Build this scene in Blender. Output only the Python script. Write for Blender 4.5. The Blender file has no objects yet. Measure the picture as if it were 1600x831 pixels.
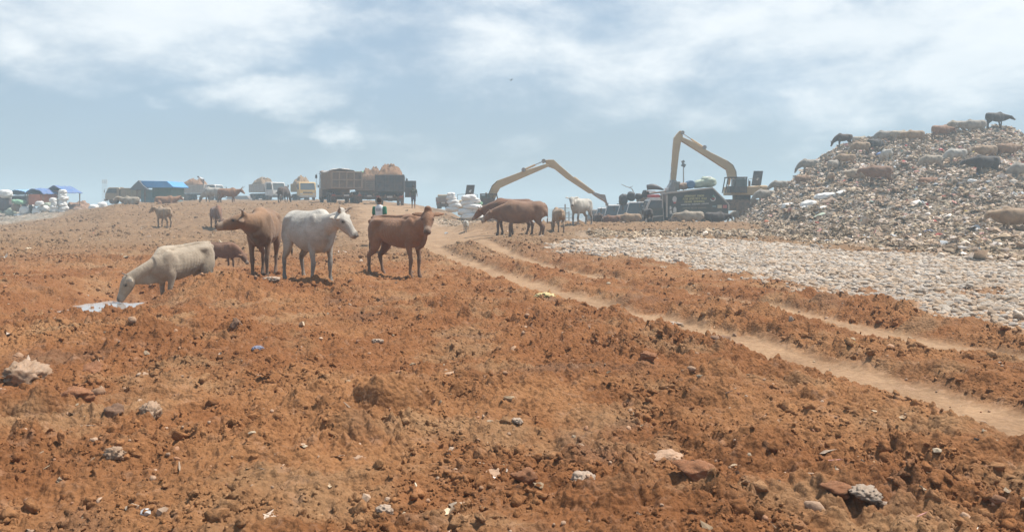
import bpy, math, random
import numpy as np
from mathutils import Vector, Matrix, noise as mnoise

random.seed(7)
RNG = np.random.default_rng(11)
SC = bpy.context.scene
COL = SC.collection
PI = math.pi
R = math.radians

# ------------------------------------------------------------------ camera
CAM_H = 1.45          # the phone is held at chest height
FPX, HX, HY = 1250.0, 800.0, 320.0      # focal length, centre column and horizon row in photo pixels
cam_data = bpy.data.cameras.new('camera')
cam = bpy.data.objects.new('camera', cam_data)
COL.objects.link(cam)
cam.location = (0, 0, CAM_H)
cam.rotation_euler = (R(90), 0, 0)
cam_data.sensor_width = 36
cam_data.lens = 36 * FPX / 1600
cam_data.shift_y = -(415.5 - HY) / 1600
cam_data.clip_start = 0.05
cam_data.clip_end = 6000
SC.camera = cam

# ------------------------------------------------------------------ sun and sky
SUN_DIR = Vector((0.40, 0.16, 0.90)).normalized()      # towards the sun
SUN_EL = math.asin(SUN_DIR.z)
SUN_AZ = math.atan2(SUN_DIR.x, SUN_DIR.y)              # clockwise from +Y
sun_data = bpy.data.lights.new('sun', 'SUN')
sun_data.energy = 5.0
sun_data.angle = R(0.6)
sun_data.color = (1.0, 0.95, 0.87)
sun = bpy.data.objects.new('sun', sun_data)
COL.objects.link(sun)
sun.location = (0, 0, 40)
sun.rotation_euler = SUN_DIR.to_track_quat('Z', 'Y').to_euler()

world = bpy.data.worlds.new('World')
SC.world = world
world.use_nodes = True
wn, wl = world.node_tree.nodes, world.node_tree.links
wn.clear()


def wnode(t, **kw):
    n = wn.new(t)
    for k, v in kw.items():
        setattr(n, k, v)
    return n


def wmath(op, a, b=None, c=None):
    n = wn.new('ShaderNodeMath')
    n.operation = op
    for i, v in enumerate((a, b, c)):
        if v is None:
            continue
        if isinstance(v, (int, float)):
            n.inputs[i].default_value = v
        else:
            wl.new(v, n.inputs[i])
    return n.outputs[0]


SKY_STRENGTH = 0.08
w_out = wnode('ShaderNodeOutputWorld')
w_bg = wnode('ShaderNodeBackground')
w_bg.inputs['Strength'].default_value = SKY_STRENGTH
wl.new(w_bg.outputs[0], w_out.inputs[0])
w_sky = wnode('ShaderNodeTexSky', sky_type='NISHITA', sun_disc=False)
w_sky.sun_elevation = SUN_EL
w_sky.sun_rotation = SUN_AZ
w_sky.air_density = 1.0
w_sky.dust_density = 2.5
w_sky.ozone_density = 1.2
w_tc = wnode('ShaderNodeTexCoord')
w_dir = w_tc.outputs['Generated']


def sky_dir(px, py):
    return Vector(((px - HX) / FPX, 1.0, (HY - py) / FPX)).normalized()


def wnoise(scale, detail, rough, dist=0.0, vec=None):
    n = wnode('ShaderNodeTexNoise')
    n.inputs['Scale'].default_value = scale
    n.inputs['Detail'].default_value = detail
    n.inputs['Roughness'].default_value = rough
    n.inputs['Distortion'].default_value = dist
    wl.new(vec if vec is not None else w_dir, n.inputs['Vector'])
    return n


w_sep = wnode('ShaderNodeSeparateXYZ')
wl.new(w_dir, w_sep.inputs[0])
# stretched coordinates: cloud layers look wide and thin towards the horizon
w_str = wnode('ShaderNodeVectorMath', operation='MULTIPLY')
wl.new(w_dir, w_str.inputs[0])
w_str.inputs[1].default_value = (1.0, 1.0, 2.1)
n_fine = wnoise(6.5, 9, 0.6, 0.15, w_str.outputs[0])
n_soft = wnoise(2.2, 4, 0.5, 0.3, w_str.outputs[0])
n_edge = wmath('SUBTRACT', n_fine.outputs['Fac'], 0.5)

# (px, py, half width, half height, weight) of the cloud banks
BANKS = [(250, 5, 330, 75, 1.0), (60, 30, 220, 90, 0.7), (430, 132, 150, 34, 0.8), (555, 195, 52, 24, 0.75),
         (245, 148, 30, 17, 0.45), (610, 155, 40, 18, 0.3), (870, 95, 260, 95, 0.60), (690, 30, 170, 70, 0.45),
         (1300, 40, 420, 75, 0.95), (1540, 90, 230, 85, 1.0), (1130, 170, 150, 40, 0.35), (1500, 170, 260, 40, 0.5),
         (900, -60, 400, 80, 0.6), (-300, -100, 300, 160, 0.9), (1900, -60, 350, 200, 0.9)]
n_warp = wnoise(4.0, 5, 0.6, 0.0, w_str.outputs[0])
wp1 = wnode('ShaderNodeVectorMath', operation='SUBTRACT')
wl.new(n_warp.outputs['Color'], wp1.inputs[0]); wp1.inputs[1].default_value = (0.5, 0.5, 0.5)
wp2 = wnode('ShaderNodeVectorMath', operation='MULTIPLY')
wl.new(wp1.outputs[0], wp2.inputs[0]); wp2.inputs[1].default_value = (0.30, 0.30, 0.13)
wp3 = wnode('ShaderNodeVectorMath', operation='ADD')
wl.new(w_dir, wp3.inputs[0]); wl.new(wp2.outputs[0], wp3.inputs[1])
w_warped = wp3.outputs[0]
acc = None
for (bx, by, rw, rh, wgt) in BANKS:
    d0 = sky_dir(bx, by)
    sb = wnode('ShaderNodeVectorMath', operation='SUBTRACT')
    wl.new(w_warped, sb.inputs[0])
    sb.inputs[1].default_value = d0
    ml = wnode('ShaderNodeVectorMath', operation='MULTIPLY')
    wl.new(sb.outputs[0], ml.inputs[0])
    ml.inputs[1].default_value = (FPX / rw, FPX / rw, FPX / rh)
    ln = wnode('ShaderNodeVectorMath', operation='LENGTH')
    wl.new(ml.outputs[0], ln.inputs[0])
    v = wmath('SUBTRACT', 1.35, ln.outputs['Value'])
    v = wmath('MAXIMUM', v, 0.0)
    v = wmath('MULTIPLY', v, wgt)
    acc = v if acc is None else wmath('MAXIMUM', acc, v)
cov = wmath('MULTIPLY_ADD', n_edge, 1.9, acc)
mr = wnode('ShaderNodeMapRange', interpolation_type='SMOOTHSTEP')
wl.new(cov, mr.inputs['Value'])
mr.inputs['From Min'].default_value = 0.04
mr.inputs['From Max'].default_value = 1.0
cloud_mask = mr.outputs[0]
# broken general cloud and veil high up, for the rest of the dome
mr2 = wnode('ShaderNodeMapRange', interpolation_type='SMOOTHSTEP')
wl.new(n_soft.outputs['Fac'], mr2.inputs['Value'])
mr2.inputs['From Min'].default_value = 0.40
mr2.inputs['From Max'].default_value = 0.75
veil = mr2.outputs[0]

sky_gain = wnode('ShaderNodeMix', data_type='RGBA', blend_type='MULTIPLY')
sky_gain.inputs['Factor'].default_value = 1.0
wl.new(w_sky.outputs[0], sky_gain.inputs['A'])
sky_gain.inputs['B'].default_value = (1.0, 1.0, 1.0, 1)
m1 = wnode('ShaderNodeMix', data_type='RGBA')
wl.new(wmath('MULTIPLY_ADD', veil, 0.22, 0.52), m1.inputs['Factor'])
wl.new(sky_gain.outputs['Result'], m1.inputs['A'])
m1.inputs['B'].default_value = (4.7, 6.4, 8.2, 1)          # thin pale veil
m2 = wnode('ShaderNodeMix', data_type='RGBA')
wl.new(wmath('MULTIPLY', cloud_mask, 0.85), m2.inputs['Factor'])
wl.new(m1.outputs['Result'], m2.inputs['A'])
cr = wnode('ShaderNodeMix', data_type='RGBA')
wl.new(n_fine.outputs['Fac'], cr.inputs['Factor'])
cr.inputs['A'].default_value = (7.2, 8.2, 9.0, 1)
cr.inputs['B'].default_value = (12.6, 12.6, 12.4, 1)
wl.new(cr.outputs['Result'], m2.inputs['B'])
wl.new(m2.outputs['Result'], w_bg.inputs['Color'])

vs = SC.view_settings
vs.view_transform = 'Standard'
vs.look = 'None'
vs.exposure = 0.36
vs.gamma = 1.0
vs.use_curve_mapping = False
SC.render.engine = 'CYCLES'
cy = SC.cycles
cy.max_bounces = 5
cy.diffuse_bounces = 2
cy.glossy_bounces = 2
cy.transmission_bounces = 3
cy.volume_bounces = 1
cy.transparent_max_bounces = 6
cy.use_denoising = True
cy.sample_clamp_indirect = 4

# ------------------------------------------------------------------ terrain functions


def _hash(ix, iy, seed):
    h = (ix.astype(np.int64) * 374761393 + iy.astype(np.int64) * 668265263 + seed * 1442695041) & 0xffffffff
    h = ((h ^ (h >> 13)) * 1274126177) & 0xffffffff
    h = ((h ^ (h >> 16)) * 2246822519) & 0xffffffff
    return (h ^ (h >> 15)) & 0xffffffff


def h01(ix, iy, seed):
    return _hash(ix, iy, seed).astype(np.float32) / np.float32(4294967295.0)


def perlin(x, y, seed):
    x0 = np.floor(x); y0 = np.floor(y)
    fx = (x - x0).astype(np.float32); fy = (y - y0).astype(np.float32)
    ix = x0.astype(np.int64); iy = y0.astype(np.int64)
    sx = fx * fx * fx * (fx * (fx * 6 - 15) + 10)
    sy = fy * fy * fy * (fy * (fy * 6 - 15) + 10)

    def g(dx, dy):
        a = h01(ix + dx, iy + dy, seed) * np.float32(6.2831853)
        return np.cos(a) * (fx - dx) + np.sin(a) * (fy - dy)
    n0 = g(0, 0) * (1 - sx) + g(1, 0) * sx
    n1 = g(0, 1) * (1 - sx) + g(1, 1) * sx
    return (n0 * (1 - sy) + n1 * sy) * np.float32(1.5)


def fbm(x, y, seed, octv=4, gain=0.5):
    a, s, f = 1.0, 0.0, 1.0
    for i in range(octv):
        s = s + a * perlin(x * f, y * f, seed + i * 17)
        a *= gain
        f *= 2.03
    return s


def clods(x, y, cell, prob, seed, rmin, rmax, flat):
    """height of half-buried lumps scattered one per cell"""
    gx = x / cell; gy = y / cell
    ix = np.floor(gx).astype(np.int64); iy = np.floor(gy).astype(np.int64)
    out = np.zeros_like(x, dtype=np.float32)
    for dx in (-1, 0, 1):
        for dy in (-1, 0, 1):
            cx, cyy = ix + dx, iy + dy
            px = cx + 0.15 + 0.7 * h01(cx, cyy, seed)
            py = cyy + 0.15 + 0.7 * h01(cx, cyy, seed + 1)
            r = rmin + (rmax - rmin) * h01(cx, cyy, seed + 2) ** 2
            on = h01(cx, cyy, seed + 3) < prob
            an = h01(cx, cyy, seed + 4) * 3.14
            asp = 0.6 + 0.5 * h01(cx, cyy, seed + 5)
            ax = (gx - px); ay = (gy - py)
            ca, sa = np.cos(an), np.sin(an)
            u = ax * ca + ay * sa
            v = (-ax * sa + ay * ca) / asp
            # a box-ish lump: between round and square
            d = (np.abs(u) ** 2.6 + np.abs(v) ** 2.6) ** (1 / 2.6)
            t = np.clip(1 - (d / r) ** 2, 0, 1)
            tilt = 1 + 0.25 * (u * np.cos(an * 3) + v * np.sin(an * 3)) / r
            hgt = np.where(on, np.sqrt(t) * r * cell * flat * tilt, 0)
            out = np.maximum(out, hgt)
    return out


def sstep(a, b, x):
    t = np.clip((x - a) / (b - a), 0, 1)
    return t * t * (3 - 2 * t)


RIDGE_P = [-600, -200, 0, 60, 120, 180, 300, 500, 600, 650, 700, 760, 900, 1150, 1300, 1800, 2400]
RIDGE_Y = [352, 352, 352, 345, 335, 322, 319, 319, 321, 324, 337, 351, 353, 352, 352, 352, 352]
RIDGE_Z = [CAM_H + (HY - y) * 64 / FPX for y in RIDGE_Y]
MOUND_P = [-800, 1118, 1140, 1158, 1175, 1200, 1240, 1265, 1310, 1330, 1400, 1470, 1530, 1555, 1580, 1600, 1700, 1950, 2300]
MOUND_Y = [352, 352, 346, 336, 324, 303, 279, 258, 228, 221, 216, 210, 200, 194, 198, 211, 228, 290, 350]
MOUND_Z = [max(0.0, CAM_H + (HY - y) * 60 / FPX - 0.0) for y in MOUND_Y]
FOOT_P = [1000, 1140, 1200, 1260, 1400, 1600, 1900, 2400]
FOOT_D = [56, 50, 38, 31, 26, 20.5, 17, 15]


def columns(X, Y):
    return HX + FPX * X / np.maximum(Y, 1.0)


def mound_height(X, Y):
    p = columns(X, Y)
    H = np.interp(p, MOUND_P, MOUND_Z)
    F = np.interp(p, FOOT_P, FOOT_D)
    t = np.clip((Y - F) / (60.0 - F), 0, 1)
    t2 = np.where(t > 0, t ** 1.75, 0)
    return H * t2 * (1 - sstep(85, 130, Y))


def base(X, Y):
    X = np.asarray(X, dtype=np.float64); Y = np.asarray(Y, dtype=np.float64)
    p = columns(X, Y)
    zr = np.interp(p, RIDGE_P, RIDGE_Z)
    z = zr * sstep(40, 64, Y)
    up = sstep(150, 260, p) * (1 - sstep(560, 690, p))
    z = z + 0.0125 * np.clip(Y - 64, 0, 45) * up
    z = z + 0.016 * np.clip(Y - 64, 0, 30) * (1 - sstep(110, 170, p))
    # low ground behind the spoil bank, where the lorries queue
    low = sstep(690, 760, p) * (1 - sstep(1150, 1230, p))
    z = z - 0.036 * np.clip(Y - 54, 0, 76) * low
    z = z - 11 * sstep(118, 260, Y) * (1 - low * 0.6)
    # gentle rise and spoil bank in the middle distance
    mid = sstep(690, 760, p) * (1 - sstep(1200, 1320, p))
    z = z + 0.22 * sstep(19, 29, Y) * mid * (1 - sstep(50, 56, Y))
    z = z + 0.24 * np.exp(-((Y - 42.5) / 3.6) ** 2) * mid
    z = z + mound_height(X, Y)
    # ditch with the puddle, and the bank in front of it
    z = z - 0.62 * np.exp(-(((X + 6.75) / 1.35) ** 2 + ((Y - 15.1) / 1.3) ** 2) ** 1.3)
    z = z - 0.28 * np.exp(-(((X + 7.2) / 1.5) ** 2 + ((Y - 13.6) / 0.75) ** 2) ** 1.5)
    z = z - 0.42 * np.exp(-(((X + 7.7) / 1.5) ** 2 + ((Y - 21.6) / 1.9) ** 2) ** 1.4)
    z = z - 0.34 * np.exp(-(((X + 6.45) / 1.15) ** 2 + ((Y - 11.9) / 1.6) ** 2) ** 1.5)
    z = z + 0.31 * np.exp(-(((X + 4.75) / 0.95) ** 2 + ((Y - 12.9) / 0.75) ** 2))
    w = np.exp(-(((X + 6.95) / 1.15) ** 2 + ((Y - 13.4) / 0.95) ** 2) ** 2)
    z = z * (1 - w) - 0.345 * w
    z = z - 0.16 * np.exp(-(((X + 7.2) / 1.3) ** 2 + ((Y - 19.2) / 0.6) ** 2))
    # shoulder of dirt on the left edge
    z = z + 0.16 * np.exp(-(((X + 4.4) / 1.6) ** 2 + ((Y - 7.6) / 2.0) ** 2))
    return z


def px2w(px, Y):
    return (px - HX) / FPX * Y


def seg_dist(X, Y, pts):
    best = np.full(np.shape(X), 1e9)
    for (x0, y0), (x1, y1) in zip(pts[:-1], pts[1:]):
        dx, dy = x1 - x0, y1 - y0
        t = np.clip(((X - x0) * dx + (Y - y0) * dy) / (dx * dx + dy * dy), 0, 1)
        best = np.minimum(best, np.hypot(X - x0 - t * dx, Y - y0 - t * dy))
    return best


LANE_A = [(-3.9, 34.0), (-1.95, 23.5), (-0.33, 17.2), (1.02, 12.8), (1.72, 10.7), (2.48, 8.85), (2.92, 7.25), (3.2, 6.25), (3.5, 5.4), (4.0, 3.6), (4.3, 1)]
LANE_B = [(-2.2, 34.0), (-0.2, 23.5), (1.38, 17.4), (3.0, 13.4), (3.95, 11.0), (4.40, 9.06), (4.9, 7.55), (5.4, 6.0), (5.9, 4.0), (6.2, 1)]
ROAD_C = [(-3.0, 31.0), (-4.3, 38.0), (-6.2, 47.0), (-8.6, 58.0), (-10.4, 67.0), (-12, 84)]
# cobble spread: outline in world metres
COBBLE = [(px2w(a, d), d) for a, d in ((868, 25.8), (1000, 28.6), (1150, 27.2), (1300, 25.0), (1450, 22.5), (1620, 19.6), (1760, 17.0), (1760, 9.6), (1600, 9.75), (1500, 10.6), (1400, 11.9), (1290, 13.5), (1200, 15.3), (1100, 18.3), (1000, 20.8), (900, 23.4))]


def in_poly(X, Y, poly):
    inside = np.zeros(np.shape(X), bool)
    n = len(poly)
    for i in range(n):
        x0, y0 = poly[i]; x1, y1 = poly[(i + 1) % n]
        c = ((y0 > Y) != (y1 > Y)) & (X < (x1 - x0) * (Y - y0) / (y1 - y0 + 1e-12) + x0)
        inside ^= c
    return inside


def poly_soft(X, Y, poly, w):
    ins = in_poly(X, Y, poly)
    d = seg_dist(X, Y, list(poly) + [poly[0]])
    s = np.where(ins, d, -d)
    return sstep(-w, w, s)


def masks(X, Y):
    wob = 0.10 * fbm(X * 1.1, Y * 1.1, 91, 3)
    la = 1 - sstep(0.22, 0.46, seg_dist(X, Y, LANE_A) + wob * 0.8)
    lb = 1 - sstep(0.18, 0.38, seg_dist(X, Y, LANE_B) + wob * 0.8)
    rd = 1 - sstep(1.9, 3.2, seg_dist(X, Y, ROAD_C) + wob * 6)
    road = np.maximum(np.maximum(la, lb), rd)
    far = sstep(30, 36, Y)
    cob = poly_soft(X + wob * 7, Y + wob * 9, COBBLE, 0.75) * (1 - 0.75 * sstep(0.25, 0.6, fbm(X * 0.42, Y * 0.42, 93, 3)) * (1 - sstep(12, 16, Y) * 0.7))
    cob = cob * (1 - road * 0.9)
    p = columns(X, Y)
    F = np.interp(p, FOOT_P, FOOT_D)
    # litter starts a little in front of the foot of the heap and reaches the lorries
    rub = sstep(-2.5, 0.5, (Y - F) + wob * 12) * sstep(1105, 1165, p + wob * 150)
    rub = np.maximum(rub, 0.8 * np.exp(-(((X + 3.2) / 2.2) ** 2 + ((Y - 51) / 4.5) ** 2)))
    rub = np.maximum(rub, sstep(28.5, 30.5, Y + wob * 9) * (1 - sstep(34, 36.5, Y + wob * 9)) * sstep(860, 930, p) * 0.7)
    rub = np.maximum(rub, sstep(58, 66, Y) * (1 - sstep(120, 150, Y)) * (1 - sstep(70, 120, p)))
    return road, cob, rub


def height(X, Y, full=True):
    X = np.asarray(X, dtype=np.float64); Y = np.asarray(Y, dtype=np.float64)
    z = base(X, Y)
    road, cob, rub = masks(X, Y)
    wx = X + 0.10 * perlin(X * 2.3, Y * 2.3, 5) + 0.010 * perlin(X * 9, Y * 9, 6)
    wy = Y + 0.10 * perlin(X * 2.3, Y * 2.3, 7) + 0.010 * perlin(X * 9, Y * 9, 8)
    rough = (1 - 0.93 * road) * (1 - 0.75 * cob)
    patch = 0.55 + 0.75 * sstep(-0.5, 0.7, fbm(X * 0.35, Y * 0.35, 44, 2))
    leftrough = 0.85 + 0.15 * (1 - sstep(6, 14, Y))
    wet = np.exp(-(((X + 6.95) / 1.05) ** 2 + ((Y - 13.4) / 0.95) ** 2) ** 2)
    rough = rough * (1 - 0.9 * wet)
    amp = rough * patch * leftrough
    far_a = 1 + 0.6 * sstep(30, 60, Y)
    z = z + 0.05 * fbm(X * 0.55, Y * 0.55, 21, 3) * (1 - 0.5 * road) * far_a
    bil = 1 - np.abs(fbm(wx * 1.7, wy * 1.7, 31, 4, 0.55)) * 1.5
    z = z + amp * 0.055 * bil
    z = z + amp * 0.026 * fbm(wx * 7, wy * 7, 37, 4, 0.65)
    z = z + amp * clods(wx, wy, 0.62, 0.50, 101, 0.12, 0.44, 0.40)
    z = z + amp * clods(wx + 13, wy + 4, 1.15, 0.45, 161, 0.10, 0.30, 0.30)
    nf = 0.62 + 0.38 * sstep(5, 9, Y)
    z = z + amp * nf * clods(wx + 3, wy, 0.27, 0.72, 111, 0.14, 0.46, 0.44)
    z = z + rough * nf * clods(wx + 1, wy + 11, 0.083, 0.8, 151, 0.18, 0.5, 0.70) * (1 - sstep(20, 26, Y))
    z = z + rough * nf * (0.55 + 0.6 * patch) * clods(wx, wy + 5, 0.125, 0.85, 121, 0.15, 0.5, 0.62)
    z = z + rough * clods(wx, wy + 9, 0.055, 0.85, 131, 0.18, 0.5, 0.72) * (1 - sstep(12, 18, Y))
    # sharp pits between the lumps
    z = z - amp * clods(wx + 7, wy + 2, 0.50, 0.30, 141, 0.10, 0.32, 0.6)
    # cobbled spread and rubbish relief
    z = z + cob * 0.05 * fbm(X * 1.3, Y * 1.3, 61, 3)
    rel = sstep(20, 45, Y)
    z = z + rub * rel * (0.34 * fbm(X * 0.35, Y * 0.35, 71, 4, 0.55) + 0.10 * np.abs(fbm(X * 1.6, Y * 1.6, 75, 3)))
    # wheel ruts sink, with a thrown-up lip between them
    ln = np.minimum(seg_dist(X, Y, LANE_A), seg_dist(X, Y, LANE_B))
    fade = 1 - sstep(24, 32, Y)
    z = z - 0.085 * (1 - sstep(0.22, 0.58, ln)) * fade
    z = z + 0.05 * np.exp(-((ln - 0.68) / 0.2) ** 2) * fade * (0.6 + 0.8 * perlin(X * 1.2, Y * 1.2, 81))
    z = z + 0.006 * road * fbm(X * 5, Y * 5, 85, 3)
    return z


def gz(x, y):
    return float(height(np.array([x]), np.array([y]))[0])


def bz(x, y):
    return float(base(np.array([x]), np.array([y]))[0])


def hit(px, py, y0=3.0, y1=140.0):
    """where the ground is seen in that column at that row of the photograph"""
    Ys = np.arange(y0, y1, 0.05)
    Xs = (px - HX) / FPX * Ys
    zs = CAM_H + (HY - py) / FPX * Ys
    g = base(Xs, Ys)
    k = np.nonzero(zs <= g)[0]
    Yh = float(Ys[k[0]]) if len(k) else 66.0
    return (px - HX) / FPX * Yh, Yh


# ------------------------------------------------------------------ object helpers
ORD = ['bottom', 'second', 'third', 'fourth', 'fifth', 'sixth', 'seventh']


def tag(o, label=None, cat=None, group=None, kind=None):
    if label: o['label'] = label
    if cat: o['category'] = cat
    if group: o['group'] = group
    if kind: o['kind'] = kind
    return o


def empty(name, loc, rz=0.0, scale=1.0):
    o = bpy.data.objects.new(name, None)
    COL.objects.link(o)
    o.empty_display_size = 0.2
    o.location = loc
    o.rotation_euler = (0, 0, rz)
    o.scale = (scale,) * 3
    return o


def link(name, me, parent=None, loc=(0, 0, 0), rot=(0, 0, 0), scale=(1, 1, 1)):
    o = bpy.data.objects.new(name, me)
    COL.objects.link(o)
    o.parent = parent
    o.location = loc
    o.rotation_euler = rot
    o.scale = scale if not isinstance(scale, (int, float)) else (scale,) * 3
    return o


def copy_tree(o, parent=None):
    c = o.copy()
    COL.objects.link(c)
    c.parent = parent
    for ch in list(o.children):
        copy_tree(ch, c)
    return c


def np_mesh(name, V, F, mats=(), smooth=True, col=None, colname='tone'):
    """mesh from numpy arrays; F is (n,3) or (n,4)"""
    me = bpy.data.meshes.new(name)
    V = np.ascontiguousarray(V, dtype=np.float32)
    F = np.ascontiguousarray(F, dtype=np.int32)
    nf, k = F.shape
    me.vertices.add(len(V))
    me.vertices.foreach_set('co', V.ravel())
    me.loops.add(nf * k)
    me.loops.foreach_set('vertex_index', F.ravel())
    me.polygons.add(nf)
    me.polygons.foreach_set('loop_start', np.arange(0, nf * k, k, dtype=np.int32))
    me.polygons.foreach_set('loop_total', np.full(nf, k, dtype=np.int32))
    me.polygons.foreach_set('use_smooth', np.full(nf, smooth, dtype=bool))
    for m in mats:
        me.materials.append(m)
    if col is not None:
        a = me.color_attributes.new(colname, 'FLOAT_COLOR', 'POINT')
        c = np.ones((len(V), 4), dtype=np.float32)
        c[:, :col.shape[1]] = col
        a.data.foreach_set('color', c.ravel())
    me.update(calc_edges=True)
    return me


class MB:
    """collects shapes that belong to one part and links them as one mesh"""

    def __init__(self):
        self.v, self.f = [], []

    def add(self, vs, fs):
        n = len(self.v)
        self.v += [tuple(v) for v in vs]
        self.f += [tuple(i + n for i in f) for f in fs]
        return self

    def box(self, c, s, rot=None, taper=1.0):
        vs = []
        for z in (-1, 1):
            k = taper if z > 0 else 1.0
            for (x, y) in ((-1, -1), (1, -1), (1, 1), (-1, 1)):
                p = Vector((x * s[0] / 2 * k, y * s[1] / 2 * k, z * s[2] / 2))
                if rot is not None:
                    p = rot @ p
                vs.append((p.x + c[0], p.y + c[1], p.z + c[2]))
        return self.add(vs, [(3, 2, 1, 0), (4, 5, 6, 7), (0, 1, 5, 4), (1, 2, 6, 5), (2, 3, 7, 6), (3, 0, 4, 7)])

    def prism(self, pts, y0, y1):
        """outline in x,z extruded along y"""
        n = len(pts)
        vs = [(x, y0, z) for x, z in pts] + [(x, y1, z) for x, z in pts]
        fs = [tuple(range(n)), tuple(range(2 * n - 1, n - 1, -1))]
        fs += [(i, i + n, (i + 1) % n + n, (i + 1) % n) for i in range(n)]
        return self.add(vs, fs)

    def tube(self, pts, rs, n=10, cap=True):
        pts = [Vector(p) for p in pts]
        if isinstance(rs, (int, float)):
            rs = [rs] * len(pts)
        vs, fs = [], []
        ref = None
        for i, p in enumerate(pts):
            t = (pts[min(i + 1, len(pts) - 1)] - pts[max(i - 1, 0)]).normalized()
            if ref is None:
                ref = Vector((0, 0, 1)) if abs(t.z) < 0.9 else Vector((1, 0, 0))
            a = t.cross(ref).normalized()
            b = a.cross(t).normalized()
            ref = b
            for k in range(n):
                an = 2 * PI * k / n
                vs.append(p + (a * math.cos(an) + b * math.sin(an)) * rs[i])
        for i in range(len(pts) - 1):
            for k in range(n):
                k2 = (k + 1) % n
                fs.append((i * n + k, i * n + k2, (i + 1) * n + k2, (i + 1) * n + k))
        if cap:
            fs.append(tuple(range(n - 1, -1, -1)))
            m = (len(pts) - 1) * n
            fs.append(tuple(range(m, m + n)))
        return self.add(vs, fs)

    def lathe_y(self, c, prof, n=20):
        """profile of (radius, y) turned about the y axis"""
        vs, fs = [], []
        m = len(prof)
        for k in range(n):
            an = 2 * PI * k / n
            for r, y in prof:
                vs.append((c[0] + r * math.cos(an), c[1] + y, c[2] + r * math.sin(an)))
        for k in range(n):
            k2 = (k + 1) % n
            for j in range(m - 1):
                fs.append((k * m + j, k2 * m + j, k2 * m + j + 1, k * m + j + 1))
        return self.add(vs, fs)

    def lathe_z(self, c, prof, n=16):
        vs, fs = [], []
        m = len(prof)
        for k in range(n):
            an = 2 * PI * k / n
            for r, z in prof:
                vs.append((c[0] + r * math.cos(an), c[1] + r * math.sin(an), c[2] + z))
        for k in range(n):
            k2 = (k + 1) % n
            for j in range(m - 1):
                fs.append((k * m + j, k * m + j + 1, k2 * m + j + 1, k2 * m + j))
        return self.add(vs, fs)

    def loft(self, pts, ws, hs, side=(0, 1, 0), n=18, dens=4):
        """elliptical sections swept along a smooth line; ws across 'side', hs the other way"""
        P = np.array(pts, float); W = np.array(ws, float); H = np.array(hs, float)
        k = len(P)
        A = np.column_stack([P, W, H])
        if dens > 1:
            out = []
            for i in range(k - 1):
                p0, p1, p2, p3 = A[max(i - 1, 0)], A[i], A[i + 1], A[min(i + 2, k - 1)]
                for j in range(dens):
                    t = j / dens
                    out.append(0.5 * ((2 * p1) + (-p0 + p2) * t + (2 * p0 - 5 * p1 + 4 * p2 - p3) * t * t + (-p0 + 3 * p1 - 3 * p2 + p3) * t ** 3))
            out.append(A[-1])
            A = np.array(out)
        sd = Vector(side)
        vs, fs = [], []
        m = len(A)
        for i in range(m):
            t = Vector(A[min(i + 1, m - 1), :3] - A[max(i - 1, 0), :3]).normalized()
            a = (sd - t * sd.dot(t)).normalized()
            b = t.cross(a)
            c = Vector(A[i, :3])
            for q in range(n):
                an = 2 * PI * q / n
                vs.append(c + a * (math.cos(an) * max(A[i, 3], .003)) + b * (math.sin(an) * max(A[i, 4], .003)))
        for i in range(m - 1):
            for q in range(n):
                q2 = (q + 1) % n
                fs.append((i * n + q, i * n + q2, (i + 1) * n + q2, (i + 1) * n + q))
        fs.append(tuple(range(n - 1, -1, -1)))
        fs.append(tuple(range((m - 1) * n, m * n)))
        return self.add(vs, fs)

    def ball(self, c, r, nu=12, nv=8):
        vs, fs = [], []
        for j in range(nv + 1):
            th = PI * j / nv
            for i in range(nu):
                ph = 2 * PI * i / nu
                vs.append((c[0] + r[0] * math.sin(th) * math.cos(ph), c[1] + r[1] * math.sin(th) * math.sin(ph), c[2] + r[2] * math.cos(th)))
        for j in range(nv):
            for i in range(nu):
                i2 = (i + 1) % nu
                fs.append((j * nu + i, (j + 1) * nu + i, (j + 1) * nu + i2, j * nu + i2))
        return self.add(vs, fs)

    def mesh(self, name, mat=None, smooth=False):
        me = bpy.data.meshes.new(name)
        me.from_pydata(self.v, [], self.f)
        me.validate()
        if mat is not None:
            me.materials.append(mat)
        if smooth:
            me.polygons.foreach_set('use_smooth', [True] * len(me.polygons))
        me.update()
        return me

    def build(self, name, mat, parent=None, bevel=0.0, smooth=False, loc=(0, 0, 0), rot=(0, 0, 0)):
        import bmesh
        me = self.mesh(name, mat, smooth)
        bm = bmesh.new(); bm.from_mesh(me)
        bmesh.ops.recalc_face_normals(bm, faces=bm.faces)
        bm.to_mesh(me); bm.free()
        o = link(name, me, parent, loc, rot)
        if bevel > 0:
            b = o.modifiers.new('bevel', 'BEVEL')
            b.width = bevel
            b.segments = 2
            b.limit_method = 'ANGLE'
            b.angle_limit = R(35)
        return o


def fuse(mb, voxel, smooth=4, name='body', push=0.0):
    """join overlapping shapes into one continuous skin"""
    me = mb.mesh('tmp')
    o = link('tmp', me)
    m = o.modifiers.new('r', 'REMESH')
    m.mode = 'VOXEL'
    m.voxel_size = voxel
    m.use_smooth_shade = True
    s = o.modifiers.new('s', 'SMOOTH')
    s.factor = 0.5
    s.iterations = smooth
    dg = bpy.context.evaluated_depsgraph_get()
    out = bpy.data.meshes.new_from_object(o.evaluated_get(dg))
    out.name = name
    bpy.data.objects.remove(o)
    bpy.data.meshes.remove(me)
    out.polygons.foreach_set('use_smooth', [True] * len(out.polygons))
    return out


def coords(me):
    a = np.empty(len(me.vertices) * 3, dtype=np.float32)
    me.vertices.foreach_get('co', a)
    return a.reshape(-1, 3)


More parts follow.
